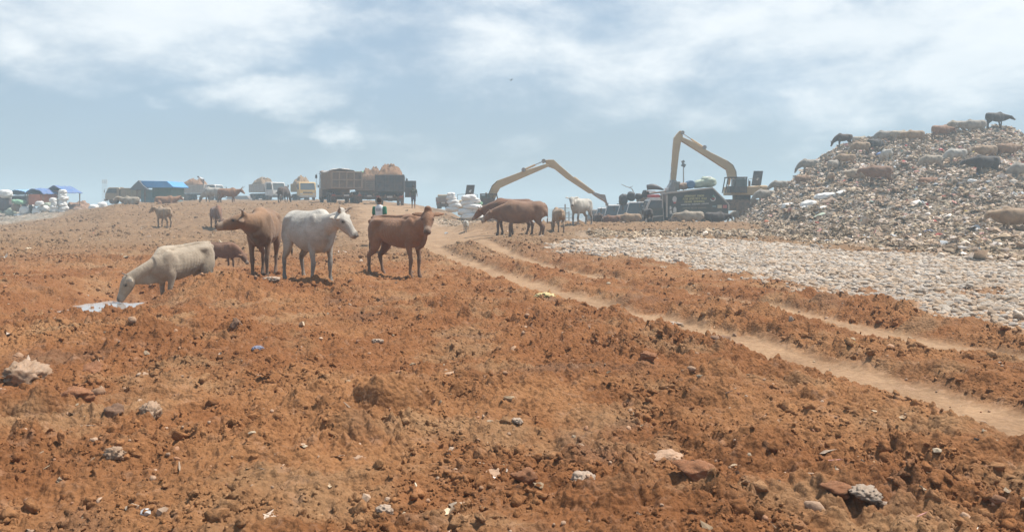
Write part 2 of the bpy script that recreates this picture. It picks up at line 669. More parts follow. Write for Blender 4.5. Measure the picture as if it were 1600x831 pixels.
def set_col(me, c, name='tone'):
    a = me.color_attributes.new(name, 'FLOAT_COLOR', 'POINT')
    full = np.ones((len(me.vertices), 4), dtype=np.float32)
    full[:, :c.shape[1]] = c
    a.data.foreach_set('color', full.ravel())


# ------------------------------------------------------------------ materials


def new_mat(name):
    m = bpy.data.materials.new(name)
    m.use_nodes = True
    nt = m.node_tree
    nt.nodes.clear()
    out = nt.nodes.new('ShaderNodeOutputMaterial')
    b = nt.nodes.new('ShaderNodeBsdfPrincipled')
    nt.links.new(b.outputs[0], out.inputs[0])
    b.inputs['Specular IOR Level'].default_value = 0.3
    return m, nt, b


def nnoise(nt, scale, detail=4, rough=0.6, coord='Object', dist=0):
    tc = nt.nodes.new('ShaderNodeTexCoord')
    n = nt.nodes.new('ShaderNodeTexNoise')
    n.inputs['Scale'].default_value = scale
    n.inputs['Detail'].default_value = detail
    n.inputs['Roughness'].default_value = rough
    n.inputs['Distortion'].default_value = dist
    nt.links.new(tc.outputs[coord], n.inputs['Vector'])
    return n


def nmix(nt, fac, a, b, blend='MIX'):
    m = nt.nodes.new('ShaderNodeMix')
    m.data_type = 'RGBA'
    m.blend_type = blend
    for sock, v in ((m.inputs['Factor'], fac), (m.inputs['A'], a), (m.inputs['B'], b)):
        if isinstance(v, (int, float)):
            sock.default_value = v
        elif isinstance(v, tuple):
            sock.default_value = v if len(v) == 4 else (*v, 1)
        else:
            nt.links.new(v, sock)
    return m.outputs['Result']


def nramp(nt, val, lo, hi, a=0.0, b=1.0):
    m = nt.nodes.new('ShaderNodeMapRange')
    nt.links.new(val, m.inputs['Value'])
    m.inputs['From Min'].default_value = lo
    m.inputs['From Max'].default_value = hi
    m.inputs['To Min'].default_value = a
    m.inputs['To Max'].default_value = b
    return m.outputs[0]


def nbump(nt, b, h, strength, dist):
    bp = nt.nodes.new('ShaderNodeBump')
    bp.inputs['Strength'].default_value = strength
    bp.inputs['Distance'].default_value = dist
    nt.links.new(h, bp.inputs['Height'])
    nt.links.new(bp.outputs[0], b.inputs['Normal'])


DUST = (0.46, 0.27, 0.16)
_mats = {}


def mat(name, col, rough=0.65, metal=0.0, var=0.25, scale=3.0, dust=0.25, bump=0.15, bscale=30, bdist=0.01):
    """painted, worn or woven surface with blotches and clay dust on it"""
    if name in _mats:
        return _mats[name]
    m, nt, b = new_mat(name)
    n1 = nnoise(nt, scale, 6, 0.65)
    n2 = nnoise(nt, scale * 0.6 + 0.7, 7, 0.7, dist=0.6)
    k = nmix(nt, nramp(nt, n1.outputs['Fac'], .3, .7), tuple(c * (1 - var) for c in col), tuple(min(1, c * (1 + var)) for c in col))
    if dust > 0:
        k = nmix(nt, nramp(nt, n2.outputs['Fac'], .38, .72, dust * 0.3, dust * 1.5), k, DUST)
    nt.links.new(k, b.inputs['Base Color'])
    b.inputs['Metallic'].default_value = metal
    nt.links.new(nramp(nt, n2.outputs['Fac'], .3, .7, max(0, rough - .12), min(1, rough + .15)), b.inputs['Roughness'])
    if bump > 0:
        nb = nnoise(nt, bscale, 4, 0.6)
        nbump(nt, b, nb.outputs['Fac'], bump, bdist)
    _mats[name] = m
    return m


def soil_mat(name, fine=42.0, bump=0.8, pale=0.5, glint=0.0):
    """earth, stones or rubbish: colour from each piece's own tone, broken up by grain"""
    m, nt, b = new_mat(name)
    at = nt.nodes.new('ShaderNodeAttribute')
    at.attribute_name = 'tone'
    n1 = nnoise(nt, 1.3, 8, 0.68, dist=0.3)
    n2 = nnoise(nt, fine, 6, 0.72)
    n3 = nnoise(nt, 7.0, 7, 0.7, dist=0.5)
    v = nmix(nt, 1.0, at.outputs['Color'], nmix(nt, nramp(nt, n1.outputs['Fac'], .3, .7), (.80, .76, .72), (1.18, 1.2, 1.2)), 'MULTIPLY')
    v = nmix(nt, 1.0, v, nmix(nt, nramp(nt, n2.outputs['Fac'], .3, .7), (.72, .70, .68), (1.22, 1.24, 1.26)), 'MULTIPLY')
    v = nmix(nt, nramp(nt, n3.outputs['Fac'], .55, .74, 0, pale), v, (0.47, 0.29, 0.19))
    nt.links.new(v, b.inputs['Base Color'])
    b.inputs['Roughness'].default_value = 0.92
    b.inputs['Specular IOR Level'].default_value = 0.12
    vo = nt.nodes.new('ShaderNodeTexVoronoi')
    vo.inputs['Scale'].default_value = fine * 0.9
    vo.inputs['Randomness'].default_value = 1.0
    tcv = nt.nodes.new('ShaderNodeTexCoord')
    nt.links.new(tcv.outputs['Object'], vo.inputs['Vector'])
    mm = nt.nodes.new('ShaderNodeMath'); mm.operation = 'MULTIPLY_ADD'
    nt.links.new(vo.outputs['Distance'], mm.inputs[0]); mm.inputs[1].default_value = -0.8
    nt.links.new(n2.outputs['Fac'], mm.inputs[2])
    nbump(nt, b, mm.outputs[0], bump, 0.022)
    return m


M_CLAY = soil_mat('red_clay', 34, 0.9, 0.45)
M_ROAD = soil_mat('packed_earth', 20, 0.35, 0.55)
M_COB_GROUND = soil_mat('pale_grit', 30, 0.8, 0.15)
M_RUB_GROUND = soil_mat('dirty_refuse_bed', 12, 0.9, 0.10)
M_STONE = soil_mat('river_stone', 26, 0.5, 0.10)
M_CLOD = soil_mat('clay_clod', 34, 0.8, 0.35)
M_LITTER = soil_mat('mixed_litter', 9, 0.3, 0.0)

# ------------------------------------------------------------------ ground sheet
def series(a, b, r):
    n = int(math.ceil(math.log(b / a) / math.log(1 + r)))
    return list(np.geomspace(a, b, n + 1))


def tones(X, Y, Z=None):
    """true surface colour of the soil, by zone"""
    road, cob, rub = masks(X, Y)
    n1 = fbm(X * 0.45, Y * 0.45, 201, 3)
    n2 = fbm(X * 2.2, Y * 2.2, 211, 3)
    n3 = fbm(X * 0.9 + 9, Y * 0.9, 221, 4, 0.6)
    c = np.empty(X.shape + (3,), dtype=np.float32)
    red = np.array([0.375, 0.183, 0.086]); deep = np.array([0.300, 0.130, 0.056]); tan = np.array([0.41, 0.258, 0.150])
    k = sstep(-0.4, 0.7, n1 + 0.35 * n2)[..., None]
    c[:] = deep * (1 - k) + red * k
    k = (sstep(0.05, 0.9, n3) * 0.55 + 0.35 * sstep(16, 34, Y))[..., None]
    k = np.clip(k, 0, 0.8)
    c = c * (1 - k) + tan * k
    k = (sstep(15, 30, Y + 3 * n1) * .72)[..., None]
    c = c * (1 - k) + np.array([0.285, 0.195, 0.128]) * (1 + .2 * n2[..., None]) * k
    p = columns(X, Y)
    drk = (sstep(0.45, 0.9, fbm(X * 0.8 + 31, Y * 0.8, 231, 3)) * (1 - sstep(12, 20, Y)) * 0.45)[..., None]
    c = c * (1 - drk) + np.array([0.20, 0.12, 0.085]) * drk
    rc = np.array([0.41, 0.27, 0.175]) * (1 + 0.10 * n2[..., None])
    k = road[..., None] * 0.9
    c = c * (1 - k) + rc * k
    cc = np.array([0.52, 0.42, 0.32]) * (1 + 0.12 * n2[..., None])
    k = np.clip(cob[..., None] * 0.85, 0, 1)
    c = c * (1 - k) + cc * k
    lowpart = sstep(0, 12, Y - np.interp(p, FOOT_P, FOOT_D))[..., None]
    rb = (np.array([0.33, 0.25, 0.18]) * (1 - lowpart) + np.array([0.30, 0.25, 0.20]) * lowpart) * (1 + 0.3 * n2[..., None])
    k = rub[..., None]
    c = c * (1 - k) + rb * k
    return np.clip(c * np.where(np.minimum(cob + rub, 1)[..., None] > .4, 0.92, np.array([0.76, 0.735, 0.67])), 0.01, 0.9)


rows = series(1.6, 72, 0.0031)[:-1] + series(72, 140, 0.007)[:-1] + series(140, 1200, 0.06)
us = np.linspace(-0.88, 0.88, 1180)
YY, UU = np.meshgrid(np.array(rows), us, indexing='ij')
XX = UU * YY
ZZ = height(XX, YY)
TT = tones(XX, YY)
road_m, cob_m, rub_m = masks(XX, YY)
nr, nc = XX.shape
idx = np.arange(nr * nc).reshape(nr, nc)
quads = np.stack([idx[:-1, :-1], idx[:-1, 1:], idx[1:, 1:], idx[1:, :-1]], -1).reshape(-1, 4)
V_all = np.stack([XX, YY, ZZ], -1).reshape(-1, 3).astype(np.float32)
C_all = TT.reshape(-1, 3)
zone = np.zeros((nr, nc), np.int8)
zone[road_m > 0.5] = 1
zone[cob_m > 0.55] = 2
zone[(rub_m > 0.6) & (YY > 24) & (columns(XX, YY) > 1100)] = 3
zq = zone[:-1, :-1].reshape(-1)


def submesh(name, sel, material, extra=None):
    q = quads[sel]
    used, inv = np.unique(q.ravel(), return_inverse=True)
    V = V_all[used]; C = C_all[used]; F = inv.reshape(-1, 4)
    if extra is not None:
        F = np.vstack([F, extra[1] + len(V)]); C = np.vstack([C, extra[2]]); V = np.vstack([V, extra[0]])
    return link(name, np_mesh(name, V, F, (material,), True, C))


# coarse continuation of the same sheet outside the fan
gx = np.linspace(-120, 120, 121); gy = np.linspace(-60, 140, 101)
GX, GY = np.meshgrid(gx, gy)
GZ = base(GX, np.maximum(GY, 0.0)) - 0.06
GZ = np.where((np.abs(GX) < 0.88 * np.maximum(GY, 0) + 0.5) & (GY > 1.5), GZ - 0.45, GZ)
gi = np.arange(GX.size).reshape(GX.shape)
gq = np.stack([gi[:-1, :-1], gi[:-1, 1:], gi[1:, 1:], gi[1:, :-1]], -1).reshape(-1, 4)
cx = (GX[:-1, :-1] + 1.0).reshape(-1); cyv = (GY[:-1, :-1] + 1.0).reshape(-1)
keep = ~((np.abs(cx) < 0.88 * (cyv - 1.2) - 1.6) & (cyv > 3))
gq = gq[keep]
GT = tones(GX, GY).reshape(-1, 3)
ground = submesh('ground', zq == 0, M_CLAY, (np.stack([GX, GY, GZ], -1).reshape(-1, 3).astype(np.float32), gq, GT))
tag(ground, kind='structure')
o = submesh('dirt_road', zq == 1, M_ROAD); tag(o, kind='structure')
o = submesh('cobble_bed', zq == 2, M_COB_GROUND); tag(o, kind='structure')
o = submesh('refuse_hill', zq == 3, M_RUB_GROUND); tag(o, kind='structure')
del V_all, C_all, quads

# ------------------------------------------------------------------ scatter: clods, stones, litter


def ico(sub):
    import bmesh
    bm = bmesh.new()
    bmesh.ops.create_icosphere(bm, subdivisions=sub, radius=1)
    bm.verts.ensure_lookup_table()
    V = np.array([v.co[:] for v in bm.verts], np.float32)
    F = np.array([[v.index for v in f.verts] for f in bm.faces], np.int32)
    bm.free()
    return V, F


def lump(sub, seed, rough=0.35, cuts=5, squash=0.75):
    """angular lump: a ball cut by a few planes and broken up"""
    V, F = ico(sub)
    r = np.random.default_rng(seed)
    V = V.copy()
    for _ in range(cuts):
        nrm = r.normal(size=3); nrm /= np.linalg.norm(nrm)
        d = r.uniform(0.45, 0.8)
        s = V @ nrm - d
        V = V - np.outer(np.maximum(s, 0), nrm) * 0.9
    for i in range(len(V)):
        p = Vector(V[i]) * 1.7 + Vector((seed * 3.1, 0, 0))
        q = Vector(V[i]) * 4.5 + Vector((0, seed * 2.3, 0))
        V[i] *= 1 + rough * mnoise.noise(p) + rough * 0.45 * mnoise.noise(q)
    V[:, 2] *= squash
    return V.astype(np.float32), F


def rot_mats(n, rng, tilt=1.0):
    yaw = rng.uniform(0, 2 * PI, n); a = rng.normal(0, tilt, n); b = rng.normal(0, tilt, n)
    cz, sz = np.cos(yaw), np.sin(yaw)
    ca, sa = np.cos(a), np.sin(a)
    cb, sb = np.cos(b), np.sin(b)
    Rz = np.zeros((n, 3, 3)); Rz[:, 0, 0] = cz; Rz[:, 0, 1] = -sz; Rz[:, 1, 0] = sz; Rz[:, 1, 1] = cz; Rz[:, 2, 2] = 1
    Rx = np.zeros((n, 3, 3)); Rx[:, 0, 0] = 1; Rx[:, 1, 1] = ca; Rx[:, 1, 2] = -sa; Rx[:, 2, 1] = sa; Rx[:, 2, 2] = ca
    Ry = np.zeros((n, 3, 3)); Ry[:, 1, 1] = 1; Ry[:, 0, 0] = cb; Ry[:, 0, 2] = sb; Ry[:, 2, 0] = -sb; Ry[:, 2, 2] = cb
    return Rz @ Rx @ Ry


def scatter(name, templates, P, S, C, material, rng, tilt=0.5, smooth=True, kind='stuff'):
    """one mesh of many pieces: P positions, S sizes (n,3), C colours"""
    n = len(P)
    pick = rng.integers(0, len(templates), n)
    Rm = rot_mats(n, rng, tilt)
    Vs, Fs, Cs, off = [], [], [], 0
    for t, (TV, TF) in enumerate(templates):
        k = np.nonzero(pick == t)[0]
        if not len(k):
            continue
        W = TV[None, :, :] * S[k][:, None, :]
        W = np.einsum('nij,nvj->nvi', Rm[k], W) + P[k][:, None, :]
        Vs.append(W.reshape(-1, 3).astype(np.float32))
        Fs.append((TF[None] + (np.arange(len(k)) * len(TV))[:, None, None] + off).reshape(-1, TF.shape[1]))
        Cs.append(np.repeat(C[k], len(TV), axis=0).astype(np.float32))
        off += len(k) * len(TV)
    me = np_mesh(name, np.vstack(Vs), np.vstack(Fs), (material,), smooth, np.vstack(Cs))
    o = link(name, me)
    tag(o, kind=kind)
    return o


def sample_fan(n, y0, y1, rng, umax=0.72, power=1.0):
    """points thinning out with distance the way loose lumps are resolved"""
    t = rng.uniform(0, 1, n) ** power
    Y = y0 * (y1 / y0) ** t
    X = rng.uniform(-umax, umax, n) * Y
    return X, Y


# clay clods lying loose on the churned ground
rng = np.random.default_rng(3)
cl_t = [lump(2, s, 0.8, 7, 0.8) for s in range(7)]
X, Y = sample_fan(90000, 2.4, 28, rng)
road, cob, rub = masks(X, Y)
ok = (road < 0.15 + 0.25 * rng.uniform(size=len(X))) & (cob < 0.4) & (sstep(-0.45, 0.75, fbm(X * 0.8, Y * 0.8, 300, 3)) > rng.uniform(size=len(X)))
X, Y = X[ok], Y[ok]
s = 0.0055 * (1 - rng.uniform(0, 0.992, len(X))) ** -0.46 * (0.8 + Y / 14)
s = np.minimum(s, 0.055)
S = s[:, None] * rng.uniform(0.7, 1.3, (len(s), 3))
P = np.stack([X, Y, height(X, Y) + s * 0.05], -1)
C = tones(X, Y) * rng.uniform(1.0, 1.28, (len(X), 1)) * np.array([1.0, 1.02, 1.04])
clod_o = scatter('clay_clods', cl_t, P, S, C, M_CLOD, rng, 0.8)

# coarser lumps on the further slope
X, Y = sample_fan(30000, 20, 66, rng)
road, cob, rub = masks(X, Y)
ok = (road < 0.3) & (cob < 0.3) & (rub < 0.4) & (sstep(-0.7, 0.6, fbm(X * 0.3, Y * 0.3, 310, 3)) > rng.uniform(size=len(X)) * 0.9)
X, Y = X[ok], Y[ok]
s = np.minimum(0.018 * (1 - rng.uniform(0, 0.99, len(X))) ** -0.42 * (0.7 + Y / 60), 0.13)
S = s[:, None] * rng.uniform(0.7, 1.3, (len(s), 3))
P = np.stack([X, Y, height(X, Y) + s * 0.1], -1)
C = tones(X, Y) * rng.uniform(0.75, 1.35, (len(X), 1))
scatter('far_clods', [lump(1, 400 + k, 0.7, 4, 0.8) for k in range(6)], P, S, C, M_CLOD, rng, 0.8)

# small stones mixed into the clay
st_t = [lump(2, 40 + s, 0.22, 3, 0.7) for s in range(6)]
X, Y = sample_fan(900, 2.6, 40, rng)
road, cob, rub = masks(X, Y)
ok = cob < 0.4
X, Y = X[ok], Y[ok]
s = np.minimum(0.006 * (1 - rng.uniform(0, 0.99, len(X))) ** -0.45 * (0.8 + Y / 12), 0.045)
S = s[:, None] * rng.uniform(0.7, 1.4, (len(s), 3))
P = np.stack([X, Y, height(X, Y) + s * 0.3], -1)
base_c = np.array([[0.40, 0.24, 0.15], [0.44, 0.30, 0.21], [0.36, 0.19, 0.11], [0.38, 0.25, 0.17]])
C = base_c[rng.integers(0, 4, len(X))] * rng.uniform(0.8, 1.2, (len(X), 1))
scatter('gravel', st_t, P, S, C, M_STONE, rng, 0.5)

# cobbles of the pale spread: the largest-looking ones are separate things
X = rng.uniform(-1, 16, 100000); Y = 9.3 + 20 * rng.uniform(0, 1, 100000) ** 0.9
road, cob, rub = masks(X, Y)
ok = (cob > 0.10 + 0.80 * rng.uniform(size=len(X))) & (np.abs(X) < 0.72 * Y)
X, Y = X[ok], Y[ok]
s = 0.014 + 0.060 * rng.uniform(0, 1, len(X)) ** 4.0 + 0.0008 * Y
z = height(X, Y)
cobc = np.array([[0.44, 0.36, 0.29], [0.50, 0.43, 0.36], [0.41, 0.31, 0.23], [0.42, 0.36, 0.31], [0.42, 0.31, 0.22]])
C = cobc[rng.integers(0, 5, len(X))] * rng.uniform(0.8, 1.15, (len(X), 1))
S = s[:, None] * np.stack([rng.uniform(0.9, 1.5, len(s)), rng.uniform(0.75, 1.1, len(s)), rng.uniform(0.5, 0.8, len(s))], -1)
vis = s / Y * (np.abs(X) < 0.63 * Y)
order = np.argsort(-vis)
big, rest = order[:290], order[290:]
P = np.stack([X, Y, z + s * 0.02], -1)
cob_t = [lump(2, 60 + k, 0.16, 3, 0.95) for k in range(7)]
scatter('cobble_spread', cob_t, P[rest], S[rest], C[rest], M_STONE, rng, 0.25)
cob_hi = []
for k in range(8):
    V, F = lump(3, 60 + k, 0.18, 4, 0.95)
    for m in range(2):
        col = cobc[(k + m) % 5]
        cob_hi.append(np_mesh('cobble', V, F, (M_STONE,), True, np.tile(col.astype(np.float32), (len(V), 1))))
for i in big:
    o = link('cobble', cob_hi[int(rng.integers(0, len(cob_hi)))], None, tuple(P[i]), (rng.normal(0, .25), rng.normal(0, .25), rng.uniform(0, 6.28)), tuple(S[i]))
    tag(o, 'pale rounded cobble in the stony spread right of the wheel ruts', 'cobble', 'cobbles spread beside the dirt track')

# ------------------------------------------------------------------ litter of the heap


def sheet(seed, n=4, amp=0.35):
    """crumpled rag, bag or carton flap"""
    r = np.random.default_rng(seed)
    g = np.linspace(-1, 1, n)
    GXX, GYY = np.meshgrid(g, g)
    ph = r.uniform(0, 6, 4)
    Z = amp * (np.sin(GXX * 2.5 + ph[0]) * np.cos(GYY * 2 + ph[1]) + r.normal(0, 0.45, GXX.shape))
    X2 = GXX + r.normal(0, 0.17, GXX.shape); Y2 = GYY * r.uniform(0.5, 0.9) + r.normal(0, 0.17, GXX.shape)
    V = np.stack([X2, Y2, Z], -1).reshape(-1, 3)
    ii = np.arange(n * n).reshape(n, n)
    q = np.stack([ii[:-1, :-1], ii[:-1, 1:], ii[1:, 1:], ii[1:, :-1]], -1).reshape(-1, 4)
    T = np.vstack([q[:, [0, 1, 2]], q[:, [0, 2, 3]]])
    return V.astype(np.float32), T


def stick(seed):
    V, F = lump(1, seed, 0.2, 2, 1.0)
    return (V * np.array([1.6, 0.14, 0.12])).astype(np.float32), F


lit_t = [sheet(k, 4, 0.25 + 0.08 * (k % 3)) for k in range(6)] + [lump(1, 80 + k, 0.7, 4, 0.6) for k in range(4)] + [stick(90), stick(91), stick(92)]
palette = [((0.38, 0.32, 0.25), 9), ((0.31, 0.24, 0.18), 9), ((0.48, 0.41, 0.34), 9), ((0.58, 0.53, 0.46), 6), ((0.27, 0.22, 0.17), 4),
           ((0.42, 0.32, 0.23), 6), ((0.68, 0.65, 0.61), 3), ((0.36, 0.28, 0.21), 6), ((0.11, 0.105, 0.10), 1.0), ((0.45, 0.12, 0.10), 0.3),
           ((0.10, 0.20, 0.42), 0.2), ((0.52, 0.30, 0.27), 1.3), ((0.25, 0.34, 0.31), 0.35), ((0.55, 0.45, 0.15), 0.25), ((0.38, 0.42, 0.45), 2)]
pc = np.array([p[0] for p in palette]); pw = np.array([p[1] for p in palette]); pw = pw / pw.sum()


def litter(name, X, Y, smin, smax, rng, drab=0.0, lift=0.3):
    n = len(X)
    s = smin + (smax - smin) * rng.uniform(0, 1, n) ** 3.0
    s = np.where(rng.uniform(size=n) < 0.006, s * 1.3 + smax * 0.5, s)
    S = s[:, None] * rng.uniform(0.7, 1.3, (n, 3))
    P = np.stack([X, Y, height(X, Y) + s * lift * rng.uniform(0.1, 1.2, n)], -1)
    C = pc[rng.choice(len(pc), n, p=pw)] * np.array([1.16, 1.07, 1.03]) * rng.uniform(0.75, 1.2, (n, 1))
    straw = np.array([[0.40, 0.31, 0.22], [0.33, 0.25, 0.17], [0.48, 0.40, 0.30], [0.29, 0.23, 0.17]])[rng.integers(0, 4, n)] * np.array([1.08, 1.03, 0.98]) * rng.uniform(0.7, 1.2, (n, 1))
    d = (rng.uniform(size=n) < drab)[:, None]
    C = np.where(d, straw, C)
    C = C * (1 + 0.28 * np.clip(fbm(X * 0.22, Y * 0.22, 900, 4), -1, 1))[:, None]
    return scatter(name, lit_t, P, S, C, M_LITTER, rng, 0.38, smooth=False)


rng = np.random.default_rng(21)
N = 190000
Y = np.sqrt(rng.uniform(18 ** 2, 78 ** 2, N)); pcol = rng.uniform(1100, 1790, N)
X = (pcol - HX) / FPX * Y
road, cob, rub = masks(X, Y)
F = np.interp(pcol, FOOT_P, FOOT_D)
ok = (rub > rng.uniform(size=N) * 0.9) & (Y < 70)
X, Y, F = X[ok], Y[ok], F[ok]
drab = np.clip(0.88 - (Y - F) / 26 * 0.75, 0.08, 0.88)
lowm = rng.uniform(size=len(X)) < drab
o = litter('rubbish', X[~lowm], Y[~lowm], 0.045, 0.19, rng, 0.25)
o = litter('trampled_litter', X[lowm], Y[lowm], 0.03, 0.12, rng, 0.88, 0.2)
# litter between the lorries, below the sacks and on the left edge
X = np.concatenate([rng.normal(-3.2, 1.6, 1500), rng.uniform(3, 16, 15000), rng.uniform(-72, -40, 9000)])
Y = np.concatenate([rng.normal(51, 2.6, 1500), rng.uniform(28, 37, 15000), rng.uniform(62, 100, 9000)])
road, cob, rub = masks(X, Y)
ok = (rub > 0.5 * rng.uniform(size=len(X)) + 0.1)
litter('scattered_litter', X[ok], Y[ok], 0.03, 0.12, rng, 0.88, 0.1)
# scraps of plastic and paper trodden into the clay
X, Y = sample_fan(900, 3.2, 64, rng)
road, cob, rub = masks(X, Y)
ok = (cob < 0.3) & (rub < 0.3)
litter('trodden_scraps', X[ok][Y[ok] < 20], Y[ok][Y[ok] < 20], 0.010, 0.045, rng, 0.55, 0.2)
litter('pale_scraps', X[ok][Y[ok] >= 20], Y[ok][Y[ok] >= 20], 0.03, 0.16, rng, 0.3, 0.2)

# ------------------------------------------------------------------ named lumps and scraps close to the camera
M_PLASTIC = mat('dirty_plastic', (0.28, 0.195, 0.13), 0.5, 0, 0.25, 6, 0.45, 0.3, 20, 0.02)
M_WHITE_PL = mat('whitish_plastic', (0.36, 0.28, 0.215), 0.6, 0, 0.15, 5, 0.25, 0.3, 20, 0.02)
M_YELLOW_PL = mat('yellow_plastic', (0.52, 0.40, 0.17), 0.45, 0, 0.2, 5, 0.15, 0.3, 20, 0.02)
M_BLUE_PL = mat('blue_plastic', (0.16, 0.19, 0.28), 0.45, 0, 0.2, 5, 0.15, 0.3, 20, 0.02)
M_DARKROCK = mat('dark_rock', (0.17, 0.095, 0.06), 0.9, 0, 0.3, 5, 0.25, 0.6, 18, 0.02)
M_TANROCK = mat('tan_rock', (0.46, 0.30, 0.20), 0.9, 0, 0.25, 5, 0.3, 0.5, 22, 0.02)
M_GREYROCK = mat('grey_rock', (0.34, 0.27, 0.22), 0.9, 0, 0.25, 5, 0.25, 0.5, 22, 0.02)
M_REDROCK = mat('red_clay_block', (0.38, 0.155, 0.068), 0.93, 0, 0.25, 5, 0.3, 0.8, 18, 0.03)


def rock(px, py, w, h, material, label, cat='rock', group=None, seed=0, name='rock', deep=0.8):
    x, y = hit(px, py)
    sx = w / 2 * y / FPX * .84
    sz = h / 2 * y / FPX * .72
    V, F = lump(4, seed, 0.34, 6, 1.0)
    me = np_mesh(name, V, F, (material,), True)
    z = gz(x, y)
    o = link(name, me, None, (x, y, z + sz * 0.05), (0.1 * math.sin(seed), 0.15 * math.cos(seed), seed * 1.3 % 0.8 - 0.4), (sx, max(sx * deep, sz * 0.8), sz * 1.3))
    return tag(o, label, cat, group)


def crumple(name, px, py, w, h, material, label, cat, seed=0, n=22, amp=0.62, folds=3.6):
    """a crumpled bag or rag lying on the ground: a closed, thick folded sheet"""
    x, y = hit(px, py)
    sx = w / 2 * y / FPX
    sz = h * y / FPX * .8
    sx *= .9
    V, F = ico(4)
    V = V.copy()
    for i in range(len(V)):
        v = Vector(V[i]); o3 = Vector((seed * 5.3, 1.7, seed))
        rdg = 1 - abs(mnoise.noise(v * folds + o3)) * 2.2
        f2 = 1 - abs(mnoise.noise(v * folds * 2.7 + o3)) * 2
        k = 0.62 + amp * 0.55 * rdg + amp * 0.30 * f2 + 0.35 * mnoise.noise(v * 1.2 + o3)
        V[i] *= max(0.15, k)
    me = np_mesh(name, V, F, (material,), True)
    o = link(name, me, None, (x, y, gz(x, y) + sz * 0.12), (0, 0, seed), (sx, sx * 0.75, sz * 0.62))
    return tag(o, label, cat)


rock(178, 664, 44, 34, M_DARKROCK, 'dark brown rounded rock in the red clay at the lower left', seed=1)
rock(770, 733, 50, 17, M_WHITE_PL if False else M_TANROCK, 'long smooth pale stone lying flat in the near clay, bottom centre', seed=2)
rock(1124, 546, 46, 20, M_DARKROCK, 'dark flat broken slab just left of the wheel rut', seed=3)
rock(1152, 548, 26, 15, M_REDROCK, 'small rust-coloured lump touching the dark flat slab', seed=4)
rock(1012, 582, 40, 22, M_REDROCK, 'angular red clay block in the middle of the churned ground', cat='clay block', name='clay_block', seed=5)
rock(1040, 722, 66, 22, M_TANROCK, 'long tan clay slab in the near ground, bottom right of centre', cat='clay block', name='clay_block', seed=6)
rock(1085, 755, 78, 32, M_REDROCK, 'broad cracked red clay slab below the long tan slab', cat='clay block', name='clay_block', seed=7)
rock(1305, 785, 60, 26, M_REDROCK, 'wide red clay block at the bottom right of the picture', cat='clay block', name='clay_block', seed=8)
rock(560, 728, 30, 18, M_TANROCK, 'round tan stone left of the long smooth pale stone', seed=9)
rock(820, 762, 46, 34, M_REDROCK, 'tall red clay block right of the long smooth pale stone', cat='clay block', name='clay_block', seed=10)
rock(145, 578, 56, 34, M_REDROCK, 'big red clay block on the left, right of the dirty cloth bundle', cat='clay block', name='clay_block', seed=11)
rock(125, 640, 70, 30, M_REDROCK, 'low wide clay block above the pale crumpled bag, lower left', cat='clay block', name='clay_block', seed=12)
rock(372, 528, 26, 22, M_DARKROCK, 'small dark stone upright in the clay below the calf', seed=13)
rock(1130, 384, 20, 14, M_WHITE_PL, 'small pale boulder at the back edge of the cobbles', seed=14)
rock(1385, 800, 56, 24, M_GREYROCK, 'grey mossy-looking lump at the bottom edge on the right', seed=15)
rock(695, 590, 60, 14, M_TANROCK, 'flat tan crust of clay in the middle of the ground', cat='clay block', name='clay_block', seed=16)
rock(1060, 398, 26, 12, M_GREYROCK, 'grey stone at the left end of the cobble spread', seed=17)

crumple('cloth_bundle', 40, 590, 82, 52, M_PLASTIC, 'dirty beige cloth bundle half buried at the left edge', 'cloth bundle', 1)
crumple('plastic_bag', 235, 660, 50, 36, M_PLASTIC, 'crumpled tan plastic bag right of the dark rounded rock', 'plastic bag', 2)
crumple('plastic_bag', 180, 735, 42, 24, M_PLASTIC, 'small crumpled bag below the dark rounded rock, bottom left', 'plastic bag', 3)
crumple('plastic_bag', 912, 775, 54, 30, M_WHITE_PL, 'whitish crumpled bag at the bottom centre of the picture', 'plastic bag', 4)
crumple('plastic_bag', 852, 470, 48, 12, M_YELLOW_PL, 'yellow plastic bag beside the left wheel rut', 'plastic bag', 5, folds=4)
crumple('plastic_scrap', 1050, 498, 32, 8, M_WHITE_PL, 'white plastic strip lying in the left wheel rut', 'plastic scrap', 6, folds=4)
crumple('plastic_scrap', 402, 554, 20, 10, M_BLUE_PL, 'small blue plastic scrap in the left foreground', 'plastic scrap', 7)
crumple('plastic_scrap', 808, 666, 26, 9, M_WHITE_PL, 'thin whitish scrap in the centre foreground', 'plastic scrap', 8)
crumple('plastic_scrap', 1236, 520, 9, 20, M_WHITE_PL, 'upright white scrap on the ridge between the wheel ruts', 'plastic scrap', 9)
crumple('plastic_scrap', 590, 533, 22, 10, M_WHITE_PL, 'grey-white scrap below the brown cow', 'plastic scrap', 10)
crumple('plastic_scrap', 475, 515, 46, 8, M_BLUE_PL, 'dark grey-blue strip of plastic below the white cow', 'plastic scrap', 11)
crumple('plastic_scrap', 600, 822, 34, 16, M_WHITE_PL, 'pale grey scrap at the bottom edge, left of centre', 'plastic scrap', 12)
crumple('plastic_scrap', 425, 446, 30, 8, M_WHITE_PL, 'whitish scrap between the horned cow and the white cow', 'plastic scrap', 13)
crumple('plastic_bag', 1352, 792, 70, 20, mat('grey_rag', (0.30, 0.25, 0.20), 0.9, 0, 0.2, 8, 0.3, 0.4, 20, 0.02), 'grey rag pressed into the clay at the bottom right', 'rag', 14)

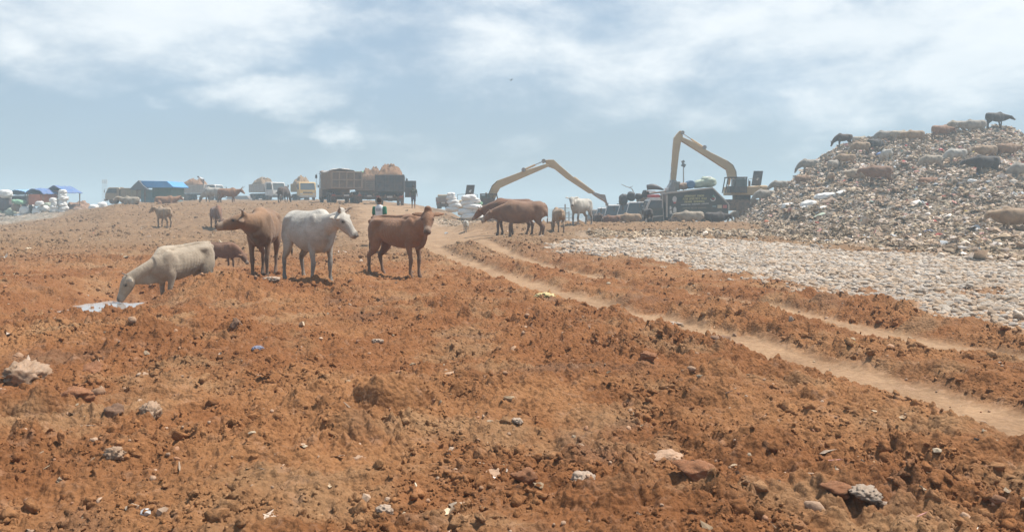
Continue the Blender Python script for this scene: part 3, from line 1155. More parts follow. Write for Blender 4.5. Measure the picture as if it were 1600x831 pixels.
# the puddle in the ditch
pw_, pnt, pb = new_mat('muddy_water')
pb.inputs['Base Color'].default_value = (0.40, 0.36, 0.33, 1)
pb.inputs['Roughness'].default_value = 0.07
pb.inputs['Specular IOR Level'].default_value = 0.8
nbump(pnt, pb, nnoise(pnt, 9, 3, 0.5).outputs['Fac'], 0.12, 0.01)
mb = MB()
pc_x, pc_y = -6.85, 13.75
ring = []
for k in range(60):
    a = 2 * PI * k / 60
    rr = 1 + 0.22 * math.sin(3 * a + 1) + 0.12 * math.sin(7 * a) + 0.08 * math.sin(13 * a)
    ring.append((pc_x + 0.66 * rr * math.cos(a), pc_y - 0.15 + 0.72 * rr * math.sin(a), 0))
PUD_Z = -0.285
mb.add([(x, y, PUD_Z) for x, y, _ in ring], [tuple(range(60))])
o = mb.build('puddle', pw_)
tag(o, kind='structure')

# ------------------------------------------------------------------ cattle


def hide_mat():
    m, nt, b = new_mat('cattle_hide')
    oi = nt.nodes.new('ShaderNodeObjectInfo')
    at = nt.nodes.new('ShaderNodeAttribute'); at.attribute_name = 'coat'
    sp = nt.nodes.new('ShaderNodeSeparateColor')
    nt.links.new(at.outputs['Color'], sp.inputs[0])
    n1 = nnoise(nt, 2.2, 5, 0.6, dist=0.4)
    n2 = nnoise(nt, 60, 3, 0.6)
    v = nmix(nt, 1.0, oi.outputs['Color'], nmix(nt, nramp(nt, n1.outputs['Fac'], .3, .7), (.60, .58, .56), (1.18, 1.16, 1.14)), 'MULTIPLY')
    # dark points: lower legs, muzzle, tail tuft (strength from the coat's alpha)
    mu = nt.nodes.new('ShaderNodeMath'); mu.operation = 'MULTIPLY'
    nt.links.new(sp.outputs[0], mu.inputs[0]); nt.links.new(oi.outputs['Alpha'], mu.inputs[1])
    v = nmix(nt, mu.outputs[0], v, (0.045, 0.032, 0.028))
    v = nmix(nt, sp.outputs[1], v, (0.55, 0.47, 0.38))
    # dried clay on the lower body
    v = nmix(nt, sp.outputs[2], v, (0.30, 0.17, 0.10))
    v = nmix(nt, nramp(nt, n2.outputs['Fac'], .3, .7, 0, .34), v, (0.20, 0.14, 0.10))
    nt.links.new(v, b.inputs['Base Color'])
    b.inputs['Roughness'].default_value = 0.75
    b.inputs['Specular IOR Level'].default_value = 0.25
    b.inputs['Sheen Weight'].default_value = 0.15
    n4 = nnoise(nt, 9, 5, 0.65, dist=1.0)
    ad = nt.nodes.new('ShaderNodeMath'); ad.operation = 'MULTIPLY_ADD'
    nt.links.new(n4.outputs['Fac'], ad.inputs[0]); ad.inputs[1].default_value = 2.5
    nt.links.new(n2.outputs['Fac'], ad.inputs[2])
    nbump(nt, b, ad.outputs[0], 0.6, 0.012)
    return m


M_HIDE = hide_mat()
M_HORN = mat('horn', (0.20, 0.16, 0.13), 0.45, 0, 0.3, 12, 0.1, 0.1, 30, 0.004)
M_EYE = mat('eye', (0.012, 0.009, 0.008), 0.12, 0, 0.0, 3, 0.0, 0.0)
M_ROPE = mat('rope', (0.42, 0.37, 0.30), 0.9, 0, 0.3, 20, 0.2, 0.3, 60, 0.004)


def rotz(v, a):
    return Vector((v[0] * math.cos(a) - v[1] * math.sin(a), v[0] * math.sin(a) + v[1] * math.cos(a), v[2]))


def cow_mesh(name, neck=(0, 22), head=(0, -38), legs=((0, 0), (0, 0), (0, 0), (0, 0)), hump=1.0, voxel=0.035,
             lying=False, bulk=1.0, neck_w=1.0, dewlap=1.0, neck_len=0.58, tail=0.0, ribs=1.0, ear=(0.0, 0.0), poll=0.0):
    """Zebu-type ox built as one skin.  x forward, 1.3 m at the withers.
    neck, head: (yaw, pitch) in degrees; legs: fore-left, fore-right, hind-left, hind-right swing (x at the foot, y at the foot)"""
    fine = voxel < 0.025
    mn = 0.0 if fine else 0.012            # slightly thicker limbs when the skin is coarse
    mb = MB()
    b = bulk
    # trunk: deep chest, belly drawn up to the flank, flat loin, dropping rump
    tr = [(-0.80, .085, .12, 1.07), (-0.74, .165, .215, 1.045), (-0.62, .222, .265, 1.03), (-0.45, .238, .275, 1.015), (-0.25, .262, .300, .985),
          (-0.02, .292, .335, .945), (0.20, .285, .350, .935), (0.38, .250, .350, .950), (0.52, .215, .330, .965), (0.64, .170, .275, .985), (0.76, .105, .185, 1.0)]
    mb.loft([(x, 0, z) for x, w, h, z in tr], [w * b for x, w, h, z in tr], [h * (1 + (b - 1) * .75) for (x, w, h, z) in tr], n=26)
    # shoulder blades, hips, pin bones
    for s in (-1, 1):
        mb.ball((.46, .140 * s * b, 1.00), (.17, .085, .26))
        mb.ball((-.52, .165 * s * b, .98), (.19, .085, .25))
        mb.ball((-.46, .150 * s * b, 1.14), (.20, .085, .09))
        mb.ball((-.73, .085 * s * b, 1.16), (.08, .05, .06))
    mb.loft([(-.78, 0, 1.245), (-.4, 0, 1.285), (0, 0, 1.275), (.35, 0, 1.30)], [.05, .055, .05, .06], [.035, .03, .03, .04], n=10, dens=2)
    if hump > 0:
        mb.loft([(.08, 0, 1.20), (.25, 0, 1.235 + .02 * hump), (.40, 0, 1.255 + .045 * hump), (.53, 0, 1.235 + .035 * hump), (.68, 0, 1.13)],
                [.06, .10, .115, .105, .06], [.05, .065 + .01 * hump, .07 + .025 * hump, .08, .06], n=14, dens=3)
    # neck
    ny, npch = R(neck[0]), R(neck[1])
    B0 = Vector((.56, 0, 1.04))
    nd = rotz((math.cos(npch), 0, math.sin(npch)), ny)
    side_n = rotz((0, 1, 0), ny * 0.6)
    Pp = B0 + nd * (neck_len + .10)
    mid = B0 + rotz((math.cos(npch * .7), 0, math.sin(npch * .7)), ny * .55) * (neck_len * .55)
    mb.loft([Vector((.42, 0, 1.0)), B0, mid, Pp], [.19 * neck_w, .165 * neck_w, .120 * neck_w, .092], [.30, .255 * neck_w, .185 * neck_w, .135], side=side_n, n=18, dens=4)
    # head: from the poll forward
    hy, hp = R(head[0]), R(head[1])
    hd = rotz((math.cos(hp), 0, math.sin(hp)), hy)
    hs = rotz((0, 1, 0), hy)
    hup = hd.cross(hs); hup = hup if hup.z > 0 or abs(hp) > 1.2 else -hup
    hup = (Vector((0, 0, 1)) - hd * hd.z).normalized() if abs(hd.z) < .97 else -rotz((1, 0, 0), hy)
    if abs(hd.z) < .97 and hp < -1.2:
        hup = (Vector((0, 0, 1)) - hd * hd.z).normalized()
    H0 = Pp + hup * .02
    hl = 0.44
    hsec = [(-.06, .070, .080, .00), (.00, .098, .112, .0), (.08, .108, .122, -.012), (.16, .100, .118, -.022), (.25, .074, .098, -.026), (.33, .062, .080, -.026), (.39, .070, .074, -.028), (.430, .070, .064, -.03), (.455, .045, .042, -.03)]
    mb.loft([H0 + hd * s_ + hup * o_ for s_, w, h, o_ in hsec], [w * 1.16 for _, w, h, _ in hsec], [h * 1.06 for _, w, h, _ in hsec], side=hs, n=18, dens=3)
    # jaw, brow ridges, nostrils
    mb.loft([H0 + hd * .06 - hup * .085, H0 + hd * .2 - hup * .095, H0 + hd * .36 - hup * .07], [.065, .055, .035], [.05, .045, .03], side=hs, n=10, dens=2)
    for s in (-1, 1):
        mb.ball(H0 + hd * .13 + hs * (.088 * s) + hup * .045, (.035, .035, .035), 8, 6)
        mb.ball(H0 + hd * .455 + hs * (.035 * s) + hup * .0, (.024, .024, .024), 8, 6)
    if poll > 0:
        mb.loft([H0 - hd * .03 + hup * .03, H0 - hd * .07 + hup * .10, H0 - hd * .10 + hup * (.10 + .07 * poll)], [.085, .08, .05], [.07, .06, .035], side=hs, n=12, dens=2)
    # ears: leaf shaped, out to the side, a little drooping
    ears = []
    for s in (-1, 1):
        droop = ear[0 if s < 0 else 1]
        e0 = H0 + hd * .015 + hs * (.075 * s) + hup * .035
        out = (hs * s * math.cos(droop) + Vector((0, 0, -1)) * math.sin(droop) - hd * .25).normalized()
        L = .26
        thick = .018 if fine else .024
        mb.loft([e0, e0 + out * L * .3, e0 + out * L * .65, e0 + out * L], [.030, .060, .056, .014], [thick * 1.2, thick, thick, thick], side=hd, n=10, dens=2)
    # dewlap: a thin hanging fold from throat to brisket
    if dewlap > 0:
        q0 = H0 - hup * .11 + hd * .03
        q1 = mid - Vector((0, 0, .17 + .05 * dewlap)); q2 = Vector((.66, 0, .78 - .04 * dewlap)); q3 = Vector((.50, 0, .62))
        tk = .022 if fine else .034
        mb.loft([q0, q1, q2, q3], [tk, tk, tk * 1.3, tk * 1.5], [.05, .10 + .03 * dewlap, .13, .07], side=side_n, n=12, dens=4)
    # legs
    L = legs
    hoofs = []
    if not lying:
        for k, s in ((0, 1), (1, -1)):
            dx, dy = L[k]
            lift = 0
            x0, y0 = .46, .125 * s * b
            pts = [(x0, y0, .98), (x0 - .02, y0 + .025 * s, .80), (x0 - .03 + dx * .15, y0 + .02 * s, .66), (x0 + dx * .45 + .01, y0 + .01 * s + dy * .3, .46), (x0 + dx * .55 + .015, y0 + dy * .45, .38),
                   (x0 + dx * .8 + .0, y0 + dy * .7, .22), (x0 + dx * .95, y0 + dy * .9, .115), (x0 + dx + .02, y0 + dy, .06), (x0 + dx + .035, y0 + dy, .0)]
            mb.loft(pts, [.085, .078, .060, .043 + mn, .048 + mn, .032 + mn, .038 + mn, .042 + mn, .050 + mn], [.15, .125, .078, .047 + mn, .050 + mn, .034 + mn, .042 + mn, .046 + mn, .058 + mn], side=(0, 1, 0), n=12, dens=3)
            hoofs.append(pts[-1])
        for k, s in ((2, 1), (3, -1)):
            dx, dy = L[k]
            x0, y0 = -.56, .130 * s * b
            pts = [(x0, y0, 1.06), (x0 + .03, y0 + .035 * s, .86), (x0 + .06 + dx * .1, y0 + .04 * s, .70), (x0 - .03 + dx * .3, y0 + .02 * s, .55), (x0 - .145 + dx * .5, y0 + .0 * s + dy * .4, .44), (x0 - .135 + dx * .6, y0 + dy * .5, .37),
                   (x0 - .115 + dx * .8, y0 + dy * .75, .22), (x0 - .10 + dx * .95, y0 + dy * .9, .115), (x0 - .075 + dx, y0 + dy, .06), (x0 - .055 + dx, y0 + dy, .0)]
            mb.loft(pts, [.10, .100, .080, .056, .040 + mn, .041 + mn, .031 + mn, .038 + mn, .042 + mn, .050 + mn], [.18, .185, .15, .095, .060 + mn, .054 + mn, .036 + mn, .042 + mn, .046 + mn, .056 + mn], side=(0, 1, 0), n=12, dens=3)
            hoofs.append(pts[-1])
    else:
        # folded under: trunk rests on the ground (object is sunk by the caller)
        for s in (-1, 1):
            mb.loft([(.46, .14 * s, .90), (.52, .20 * s, .68), (.66, .22 * s, .63), (.50, .25 * s, .60), (.36, .25 * s, .61)], [.09, .08, .055, .05, .045], [.13, .10, .06, .05, .045], n=10, dens=3)
            mb.loft([(-.55, .15 * s, .95), (-.38, .26 * s, .74), (-.20, .30 * s, .66), (-.45, .33 * s, .62), (-.22, .36 * s, .60)], [.10, .10, .075, .055, .045], [.17, .15, .09, .055, .045], n=10, dens=3)
    # tail with its tuft
    tr_ = .017 if fine else .026
    sw = tail
    tp = [(-.76, 0, 1.22), (-.84, .01 * sw, 1.16), (-.865, .03 * sw, .98), (-.86, .08 * sw, .76), (-.85, .14 * sw, .58), (-.85, .17 * sw, .44)]
    if lying:
        tp = [(-.76, 0, 1.22), (-.86, .02, 1.10), (-.92, .08, .85), (-.90, .16, .66), (-.8, .25, .61), (-.7, .3, .60)]
    mb.loft(tp, [.032, .026, tr_, tr_, .030, .012], [.032, .026, tr_, tr_, .030, .012], n=8, dens=3)
    me = fuse(mb, voxel, 7 if fine else 2, name)
    V = coords(me).copy()
    n = len(V)
    # ribs, hollow flank and bony hips under the loose skin
    sg = np.sign(V[:, 1])
    side_w = sstep(.13, .20, np.abs(V[:, 1]))
    rb = sstep(-.34, -.22, V[:, 0]) * (1 - sstep(.22, .34, V[:, 0])) * sstep(.66, .78, V[:, 2]) * (1 - sstep(1.08, 1.2, V[:, 2]))
    V[:, 1] += sg * side_w * rb * .0032 * np.sin((V[:, 0] + .22 * (V[:, 2] - .9)) * 2 * PI / .085) * ribs
    V[:, 1] -= sg * side_w * .028 * np.exp(-(((V[:, 0] + .36) / .10) ** 2 + ((V[:, 2] - 1.08) / .12) ** 2)) * ribs
    V[:, 1] -= sg * side_w * .030 * np.exp(-(((V[:, 0] - .27) / .07) ** 2 + ((V[:, 2] - 1.06) / .18) ** 2)) * ribs
    V[:, 1] += sg * .010 * np.exp(-(((V[:, 0] + .48) / .10) ** 2 + ((V[:, 2] - 1.17) / .08) ** 2)) * ribs
    me.vertices.foreach_set('co', V.ravel().astype(np.float32))
    x, y, z = V[:, 0], V[:, 1], V[:, 2]
    nz = fbm(x * 4 + 3, z * 4 + y * 3, 7, 3)
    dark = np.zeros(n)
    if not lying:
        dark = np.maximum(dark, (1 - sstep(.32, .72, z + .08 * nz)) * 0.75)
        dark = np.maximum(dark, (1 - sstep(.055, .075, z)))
    muz = np.array(H0 + hd * .45)
    dm = np.linalg.norm(V - muz, axis=1)
    dark = np.maximum(dark, (1 - sstep(.055, .095, dm)) * 1.0)
    for s in (-1, 1):
        ee = np.array(H0 + hd * .13 + hs * (.095 * s) + hup * .035)
        dark = np.maximum(dark, (1 - sstep(.028, .055, np.linalg.norm(V - ee, axis=1))) * .8)
    tt = np.array(tp[4])
    dark = np.maximum(dark, (1 - sstep(.07, .13, np.linalg.norm((V - tt) * np.array([1, 1, .6]), axis=1))) * (x < -.7))
    pale = (1 - sstep(.02, .05, np.abs(dm - .115))) * .32
    pale = np.where(dark > .8, 0, pale)
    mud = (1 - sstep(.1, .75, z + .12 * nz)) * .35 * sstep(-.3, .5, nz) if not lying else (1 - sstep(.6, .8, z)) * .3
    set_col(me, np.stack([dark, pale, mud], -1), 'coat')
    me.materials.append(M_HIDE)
    info = dict(H0=H0, hd=hd, hs=hs, hup=hup, neck=mid, B0=B0, lying=lying, Pp=Pp)
    return me, info


def horn_mesh(kind=1.0, spread=1.0):
    mb = MB()
    mb.loft([(0, 0, 0), (0, .06 * spread, .03), (-.01, .11 * spread, .09), (.01, .12 * spread, .17 * kind), (.04, .10 * spread, .22 * kind)], [.027, .025, .020, .013, .004], [.027, .025, .020, .013, .004], side=(1, 0, 0), n=10, dens=3)
    return mb.mesh('horn', M_HORN, True)


HORN_M = horn_mesh(.62)
HORN_LONG = horn_mesh(1.25, 1.0)
eye_mb = MB(); eye_mb.ball((0, 0, 0), (.017, .017, .017), 12, 8)
EYE_M = eye_mb.mesh('eye', M_EYE, True)


def add_head_bits(root_body, info, horns=1.0, eyes=True, horn_me=None):
    H0, hd, hs, hup = info['H0'], info['hd'], info['hs'], info['hup']
    for s in (-1, 1):
        if horns > 0:
            p = H0 + hs * (.062 * s) + hup * .085 - hd * .045
            o = link('horn', horn_me or HORN_M, root_body, p)
            # local x: along the face, y: outward, z: up from the poll
            X = hd; Yv = hs * s; Z = hup
            Mx = Matrix((X, Yv, Z)).transposed()
            o.rotation_euler = Mx.to_euler() if Mx.determinant() > 0 else Matrix((-X, Yv, Z)).transposed().to_euler()
            o.scale = (horns,) * 3
        if eyes:
            p = H0 + hd * .135 + hs * (.109 * s) + hup * .030
            link('eye', EYE_M, root_body, p)


COATS = {'white': (.56, .53, .47, .75), 'cream': (.45, .375, .285, .8), 'tan': (.32, .16, .085, .6), 'fawn': (.40, .27, .165, .5), 'brown': (.205, .090, .045, .7), 'rust': (.27, .145, .085, .6),
         'dark': (.075, .045, .035, .7), 'grey': (.38, .34, .29, .4), 'black': (.055, .048, .046, .5), 'dun': (.29, .165, .09, .75)}


def cow(mesh_info, px, py, heading, scale, coat, label, group=None, Y=None, sink=0.01, horns=0.0, eyes=False, name='cow', tiltx=0.0, pitch=0.0, cat='cow', z=None, horn_me=None):
    me, info = mesh_info
    if Y is None:
        x, y = hit(px, py)
    else:
        y = Y; x = (px - HX) / FPX * Y
    zz = bz(x, y) if z is None else z
    if info['lying']:
        zz -= .585 * scale
    root = empty(name, (x, y, zz - sink), R(heading), scale)
    root.rotation_euler = (R(tiltx), R(pitch), R(heading))
    body = link('body', me, root)
    body.color = COATS[coat]
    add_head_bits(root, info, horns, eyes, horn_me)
    tag(root, label, cat, group)
    return root


FINE = 0.0165
# -- the near animals, each with its own pose
m_white = cow_mesh('body', neck=(6, 17), head=(30, -44), legs=((.05, .01), (-.06, -.01), (.06, .02), (-.10, .0)), hump=.3, voxel=FINE, dewlap=1.4, tail=.3, ear=(.25, .12), poll=.55, bulk=1.13, neck_len=.40)
white = cow(m_white, 484, 441, -50, 1.03, 'white', 'white humped cow with ears out, standing in the churned clay and looking right', Y=14.9, horns=.95, eyes=True)
m_brown = cow_mesh('body', neck=(-24, 27), neck_len=.48, head=(-52, -50), legs=((.03, .0), (-.02, .02), (.10, .0), (-.08, .0)), hump=.1, voxel=FINE, dewlap=.8, bulk=.9, tail=.1, ear=(.15, .15), poll=.8)
brown = cow(m_brown, 622, 432, -36, .96, 'tan', 'reddish brown hornless cow standing side-on with its face turned to the camera', Y=16.1, eyes=True, horns=0)
m_turn = cow_mesh('body', neck=(-34, 6), head=(-84, -12), legs=((.03, .02), (-.02, .0), (.05, .0), (-.05, .0)), hump=.2, voxel=FINE, dewlap=1.0, bulk=1.0, tail=-.3, ear=(.25, .3), neck_len=.30, poll=.3)
turn = cow(m_turn, 412, 432, -82, 1.06, 'dun', z=.0, label='brown cow facing the camera with its head stretched out level to the left', Y=16.0, horns=.9, eyes=True)
m_graze = cow_mesh('body', neck=(-22, -24), head=(-30, -60), legs=((.06, .0), (-.05, .0), (.08, .0), (-.06, .0)), hump=.2, neck_w=.66, bulk=.9, voxel=FINE, dewlap=.8, neck_len=.54, tail=-.4, ear=(.3, .3))
graze = cow(m_graze, 290, 449, 247, .93, 'cream', 'cream and tan cow with its head lowered to the puddle in the ditch', Y=15.2, horns=.5, eyes=True, z=-.50, pitch=5)
m_calf = cow_mesh('body', neck=(0, -30), head=(0, -50), legs=((.05, .0), (-.05, .0), (.06, .0), (-.04, .0)), hump=0, voxel=0.022, dewlap=.3, neck_len=.5, tail=.2, bulk=.95)
calf = cow(m_calf, 347, 413, -20, .62, 'brown', 'small dark brown calf half hidden in the dip behind the horned brown cow', Y=21.6, cat='calf', name='calf', z=-.36)

# rope round the level-headed cow's neck
H0, hd, hs_, hup_ = (m_turn[1][k] for k in ('H0', 'hd', 'hs', 'hup'))

# -- shared poses for the herd further off
V_STAND = cow_mesh('body', neck=(0, 12), neck_len=.46, bulk=1.04, head=(0, -42), legs=((.05, 0), (-.05, 0), (.06, 0), (-.06, 0)), tail=.2)
V_ALERT = cow_mesh('body', neck=(18, 26), neck_len=.44, bulk=1.06, head=(40, -46), legs=((.0, 0), (.04, 0), (-.04, 0), (.05, 0)), tail=-.2, hump=1.1)
V_GRAZE = cow_mesh('body', neck=(0, -42), head=(0, -66), legs=((.08, 0), (-.06, 0), (.05, 0), (-.07, 0)), neck_len=.7, tail=.1)
V_LEVEL = cow_mesh('body', neck=(-12, -6), head=(-14, -30), legs=((.04, 0), (-.09, 0), (.10, 0), (-.06, 0)), tail=.4, bulk=1.05)
V_LIE = cow_mesh('body', neck=(25, 18), head=(50, -32), lying=True)
V_BROAD = cow_mesh('body', neck=(8, 2), head=(10, -48), legs=((.0, .02), (.0, -.02), (.0, .02), (.02, 0)), bulk=1.15, hump=1.2, dewlap=1.3, tail=0)
V_BULL = cow_mesh('body', neck=(-8, -14), head=(-10, -42), legs=((.04, 0), (-.09, 0), (.10, 0), (-.06, 0)), tail=.3, bulk=1.24, hump=.9, neck_len=.52, dewlap=1.2)
VARS = {'bull': V_BULL, 'stand': V_STAND, 'alert': V_ALERT, 'graze': V_GRAZE, 'level': V_LEVEL, 'lie': V_LIE, 'broad': V_BROAD}
# middle distance: px, foot row, pose, heading, scale, coat, label, Y, horns
MID = [
    (818, 374, 'bull', 184, 1.03, 'rust', 'large rust-brown cow side-on with its head lowered to the left, on the orange spoil', 29.5, 0.5),
    (800, 368, 'bull', 172, 1.10, 'brown', 'dark-faced brown ox with horns standing just behind the large rust-brown cow', 32.0, .7),
    (872, 361, 'graze', 100, .82, 'fawn', 'pale fawn calf behind the tail of the large rust-brown cow', 35.0, 0),
    (728, 362, 'alert', -95, .42, 'white', 'tiny whitish calf facing the camera in front of the white sacks', 38.0, 0),
    (908, 352, 'alert', -128, 1.06, 'white', 'white cow standing on the spoil bank under the excavator bucket', 40.5, 0),
    (934, 355, 'stand', -80, .72, 'dark', 'dark cow facing the camera right beside the white cow on the bank', 47.5, .8),
    (957, 356, 'level', 188, .66, 'brown', 'dark brown cow in front of the white lorry cabs', 50.0, 0),
    (986, 356, 'broad', 170, .74, 'fawn', 'fawn cow with its rump to the right in front of the dark green truck cab', 50.0, 0),
    (1012, 356, 'stand', 96, .74, 'black', 'black cow seen from behind at the front wheel of the dark green truck', 46.0, 0),
    (1081, 351, 'broad', 168, .84, 'cream', 'cream cow standing against the side of the dark green truck', 49.0, 0),
    (1117, 350, 'broad', 8, .80, 'black', 'black cow standing at the rear end of the dark green truck', 49.5, 0),
    (256, 359, 'alert', 140, .88, 'fawn', 'tan cow standing alone on the clay slope, its head up to the left', 45.0, .8),
    (338, 359, 'graze', -58, .96, 'brown', 'dark brown cow grazing towards the camera on the clay slope', 44.0, .6),
    (205, 322, 'lie', 160, 1.0, 'cream', 'pale cow lying in front of the khaki lorry on the ridge', 66.0, 0),
    (258, 321, 'lie', 10, .95, 'tan', 'tan cow lying on the ridge below the blue-roofed hut', 66.0, 0),
    (332, 318, 'graze', 160, 1.06, 'white', 'white cow grazing behind the ridge beside the soil lorry', 70.0, 0),
    (356, 318, 'stand', 4, 1.0, 'tan', 'reddish tan cow with horns walking right along the ridge', 69.0, 1.2),
    (443, 315, 'graze', 80, 1.12, 'dark', 'dark brown cow seen from behind beside the yellow truck', 72.0, 0),
]
for (px, py, v, hd_, sc_, coat, lab, Y_, hn) in MID:
    cow(VARS[v], px, py, hd_, sc_, coat, lab, Y=Y_, horns=hn, sink=.22 if 47 < Y_ < 51 else .01, horn_me=HORN_LONG if hn > 1 else None)

# the herd on the refuse heap (px, foot row, pose, heading, scale, coat, label)
HEAP = [
    (1155, 312, 'graze', 190, .95, 'white', 'white cow grazing on the heap just below the second excavator'),
    (1196, 320, 'graze', 186, 1.0, 'grey', 'grey cow grazing on the lower left slope of the heap'),
    (1165, 338, 'broad', 10, 1.0, 'fawn', 'fawn cow at the foot of the heap behind the rear of the dark green truck'),
    (1218, 301, 'level', 175, .82, 'grey', 'dark grey cow on the left skyline of the heap, lowest of those on the skyline'),
    (1254, 293, 'graze', 10, .78, 'dun', 'dun cow on the lower left part of the heap'),
    (1265, 271, 'level', 178, .95, 'grey', 'grey-beige cow on the steep left skyline of the heap'),
    (1303, 270, 'graze', 30, .80, 'grey', 'dark grey cow in the middle of the left slope of the heap'),
    (1322, 262, 'graze', 165, .85, 'fawn', 'sandy cow above the dark grey one on the left slope'),
    (1298, 288, 'graze', 85, .70, 'fawn', 'small sandy calf between the dun cow and the big brown cow'),
    (1340, 289, 'broad', 190, .88, 'cream', 'beige cow immediately left of the big brown cow on the heap'),
    (1374, 290, 'broad', 176, 1.08, 'rust', 'big brown cow in the middle of the heap, the largest there'),
    (1319, 230, 'level', 185, .92, 'dark', 'dark brown cow at the top left of the heap crest'),
    (1344, 222, 'stand', 5, .95, 'cream', 'cream cow on the crest with a dark animal at its head'),
    (1355, 214, 'alert', 20, .7, 'black', 'black calf with its head raised against the sky on the crest'),
    (1346, 243, 'graze', 185, .90, 'fawn', 'pinkish fawn cow just below the crest on its left part'),
    (1367, 239, 'graze', 20, .92, 'black', 'black cow grazing below the crest beside the pinkish fawn cow'),
    (1384, 226, 'level', 175, .95, 'grey', 'grey cow on the crest left of the row of pale cows'),
    (1385, 256, 'graze', 92, .90, 'white', 'white cow seen from behind above the big brown cow'),
    (1405, 226, 'broad', 4, .95, 'cream', 'cream cow first of the pale row along the crest'),
    (1430, 226, 'broad', 178, .95, 'fawn', 'fawn cow second of the pale row along the crest'),
    (1470, 219, 'broad', 5, 1.0, 'tan', 'reddish tan cow third of the pale row along the crest'),
    (1496, 211, 'level', 180, .98, 'cream', 'cream cow fourth of the pale row along the crest'),
    (1524, 213, 'broad', 176, 1.1, 'grey', 'grey cow with a pale tail just left of the black cow on the summit'),
    (1555, 201, 'level', 8, 1.1, 'black', 'black cow on the very summit of the heap'),
    (1457, 266, 'level', 178, .88, 'cream', 'cream cow in the middle of the heap right of the red rags'),
    (1495, 257, 'graze', 182, .92, 'white', 'round greyish white cow standing clear on the heap under the crest'),
    (1543, 252, 'broad', 185, .92, 'fawn', 'light tan cow directly behind the black horned cow'),
    (1541, 277, 'level', 182, 1.12, 'black', 'black horned cow standing side-on, right part of the heap'),
    (1573, 250, 'broad', 8, .95, 'dun', 'brown cow near the right edge of the heap'),
    (1600, 280, 'graze', 175, 1.0, 'grey', 'grey cow cut by the right edge of the picture, on the heap'),
    (1449, 289, 'lie', 10, .75, 'tan', 'tan calf lying on the heap beside the torn tyres'),
    (1588, 362, 'broad', 176, 1.12, 'fawn', 'large pale cow low on the slope at the right edge of the picture'),
]
for (px, py, v, hd_, sc_, coat, lab) in HEAP:
    sc_ *= .84 if 'right edge of the picture' not in lab or 'cut by' in lab else .72
    v = {'level': 'graze', 'stand': 'broad'}.get(v, v) if 'horned' not in lab and 'summit' not in lab else v
    hn = .9 if ('horned' in lab or 'dark brown' in lab) else 0
    cow(VARS[v], px, py, hd_, sc_, coat, lab, group='cattle on the refuse heap', horns=hn, cat='calf' if 'calf' in lab else 'cow', name='calf' if 'calf' in lab else 'cow', sink=.04 if 'right edge of the picture' not in lab else .2)

# ------------------------------------------------------------------ people
M_SKIN = mat('skin', (0.24, 0.125, 0.075), 0.55, 0, 0.12, 8, 0.0, 0.1, 40, 0.003)
M_HAIR = mat('hair', (0.018, 0.014, 0.012), 0.6, 0, 0.2, 20, 0.1, 0.3, 80, 0.004)


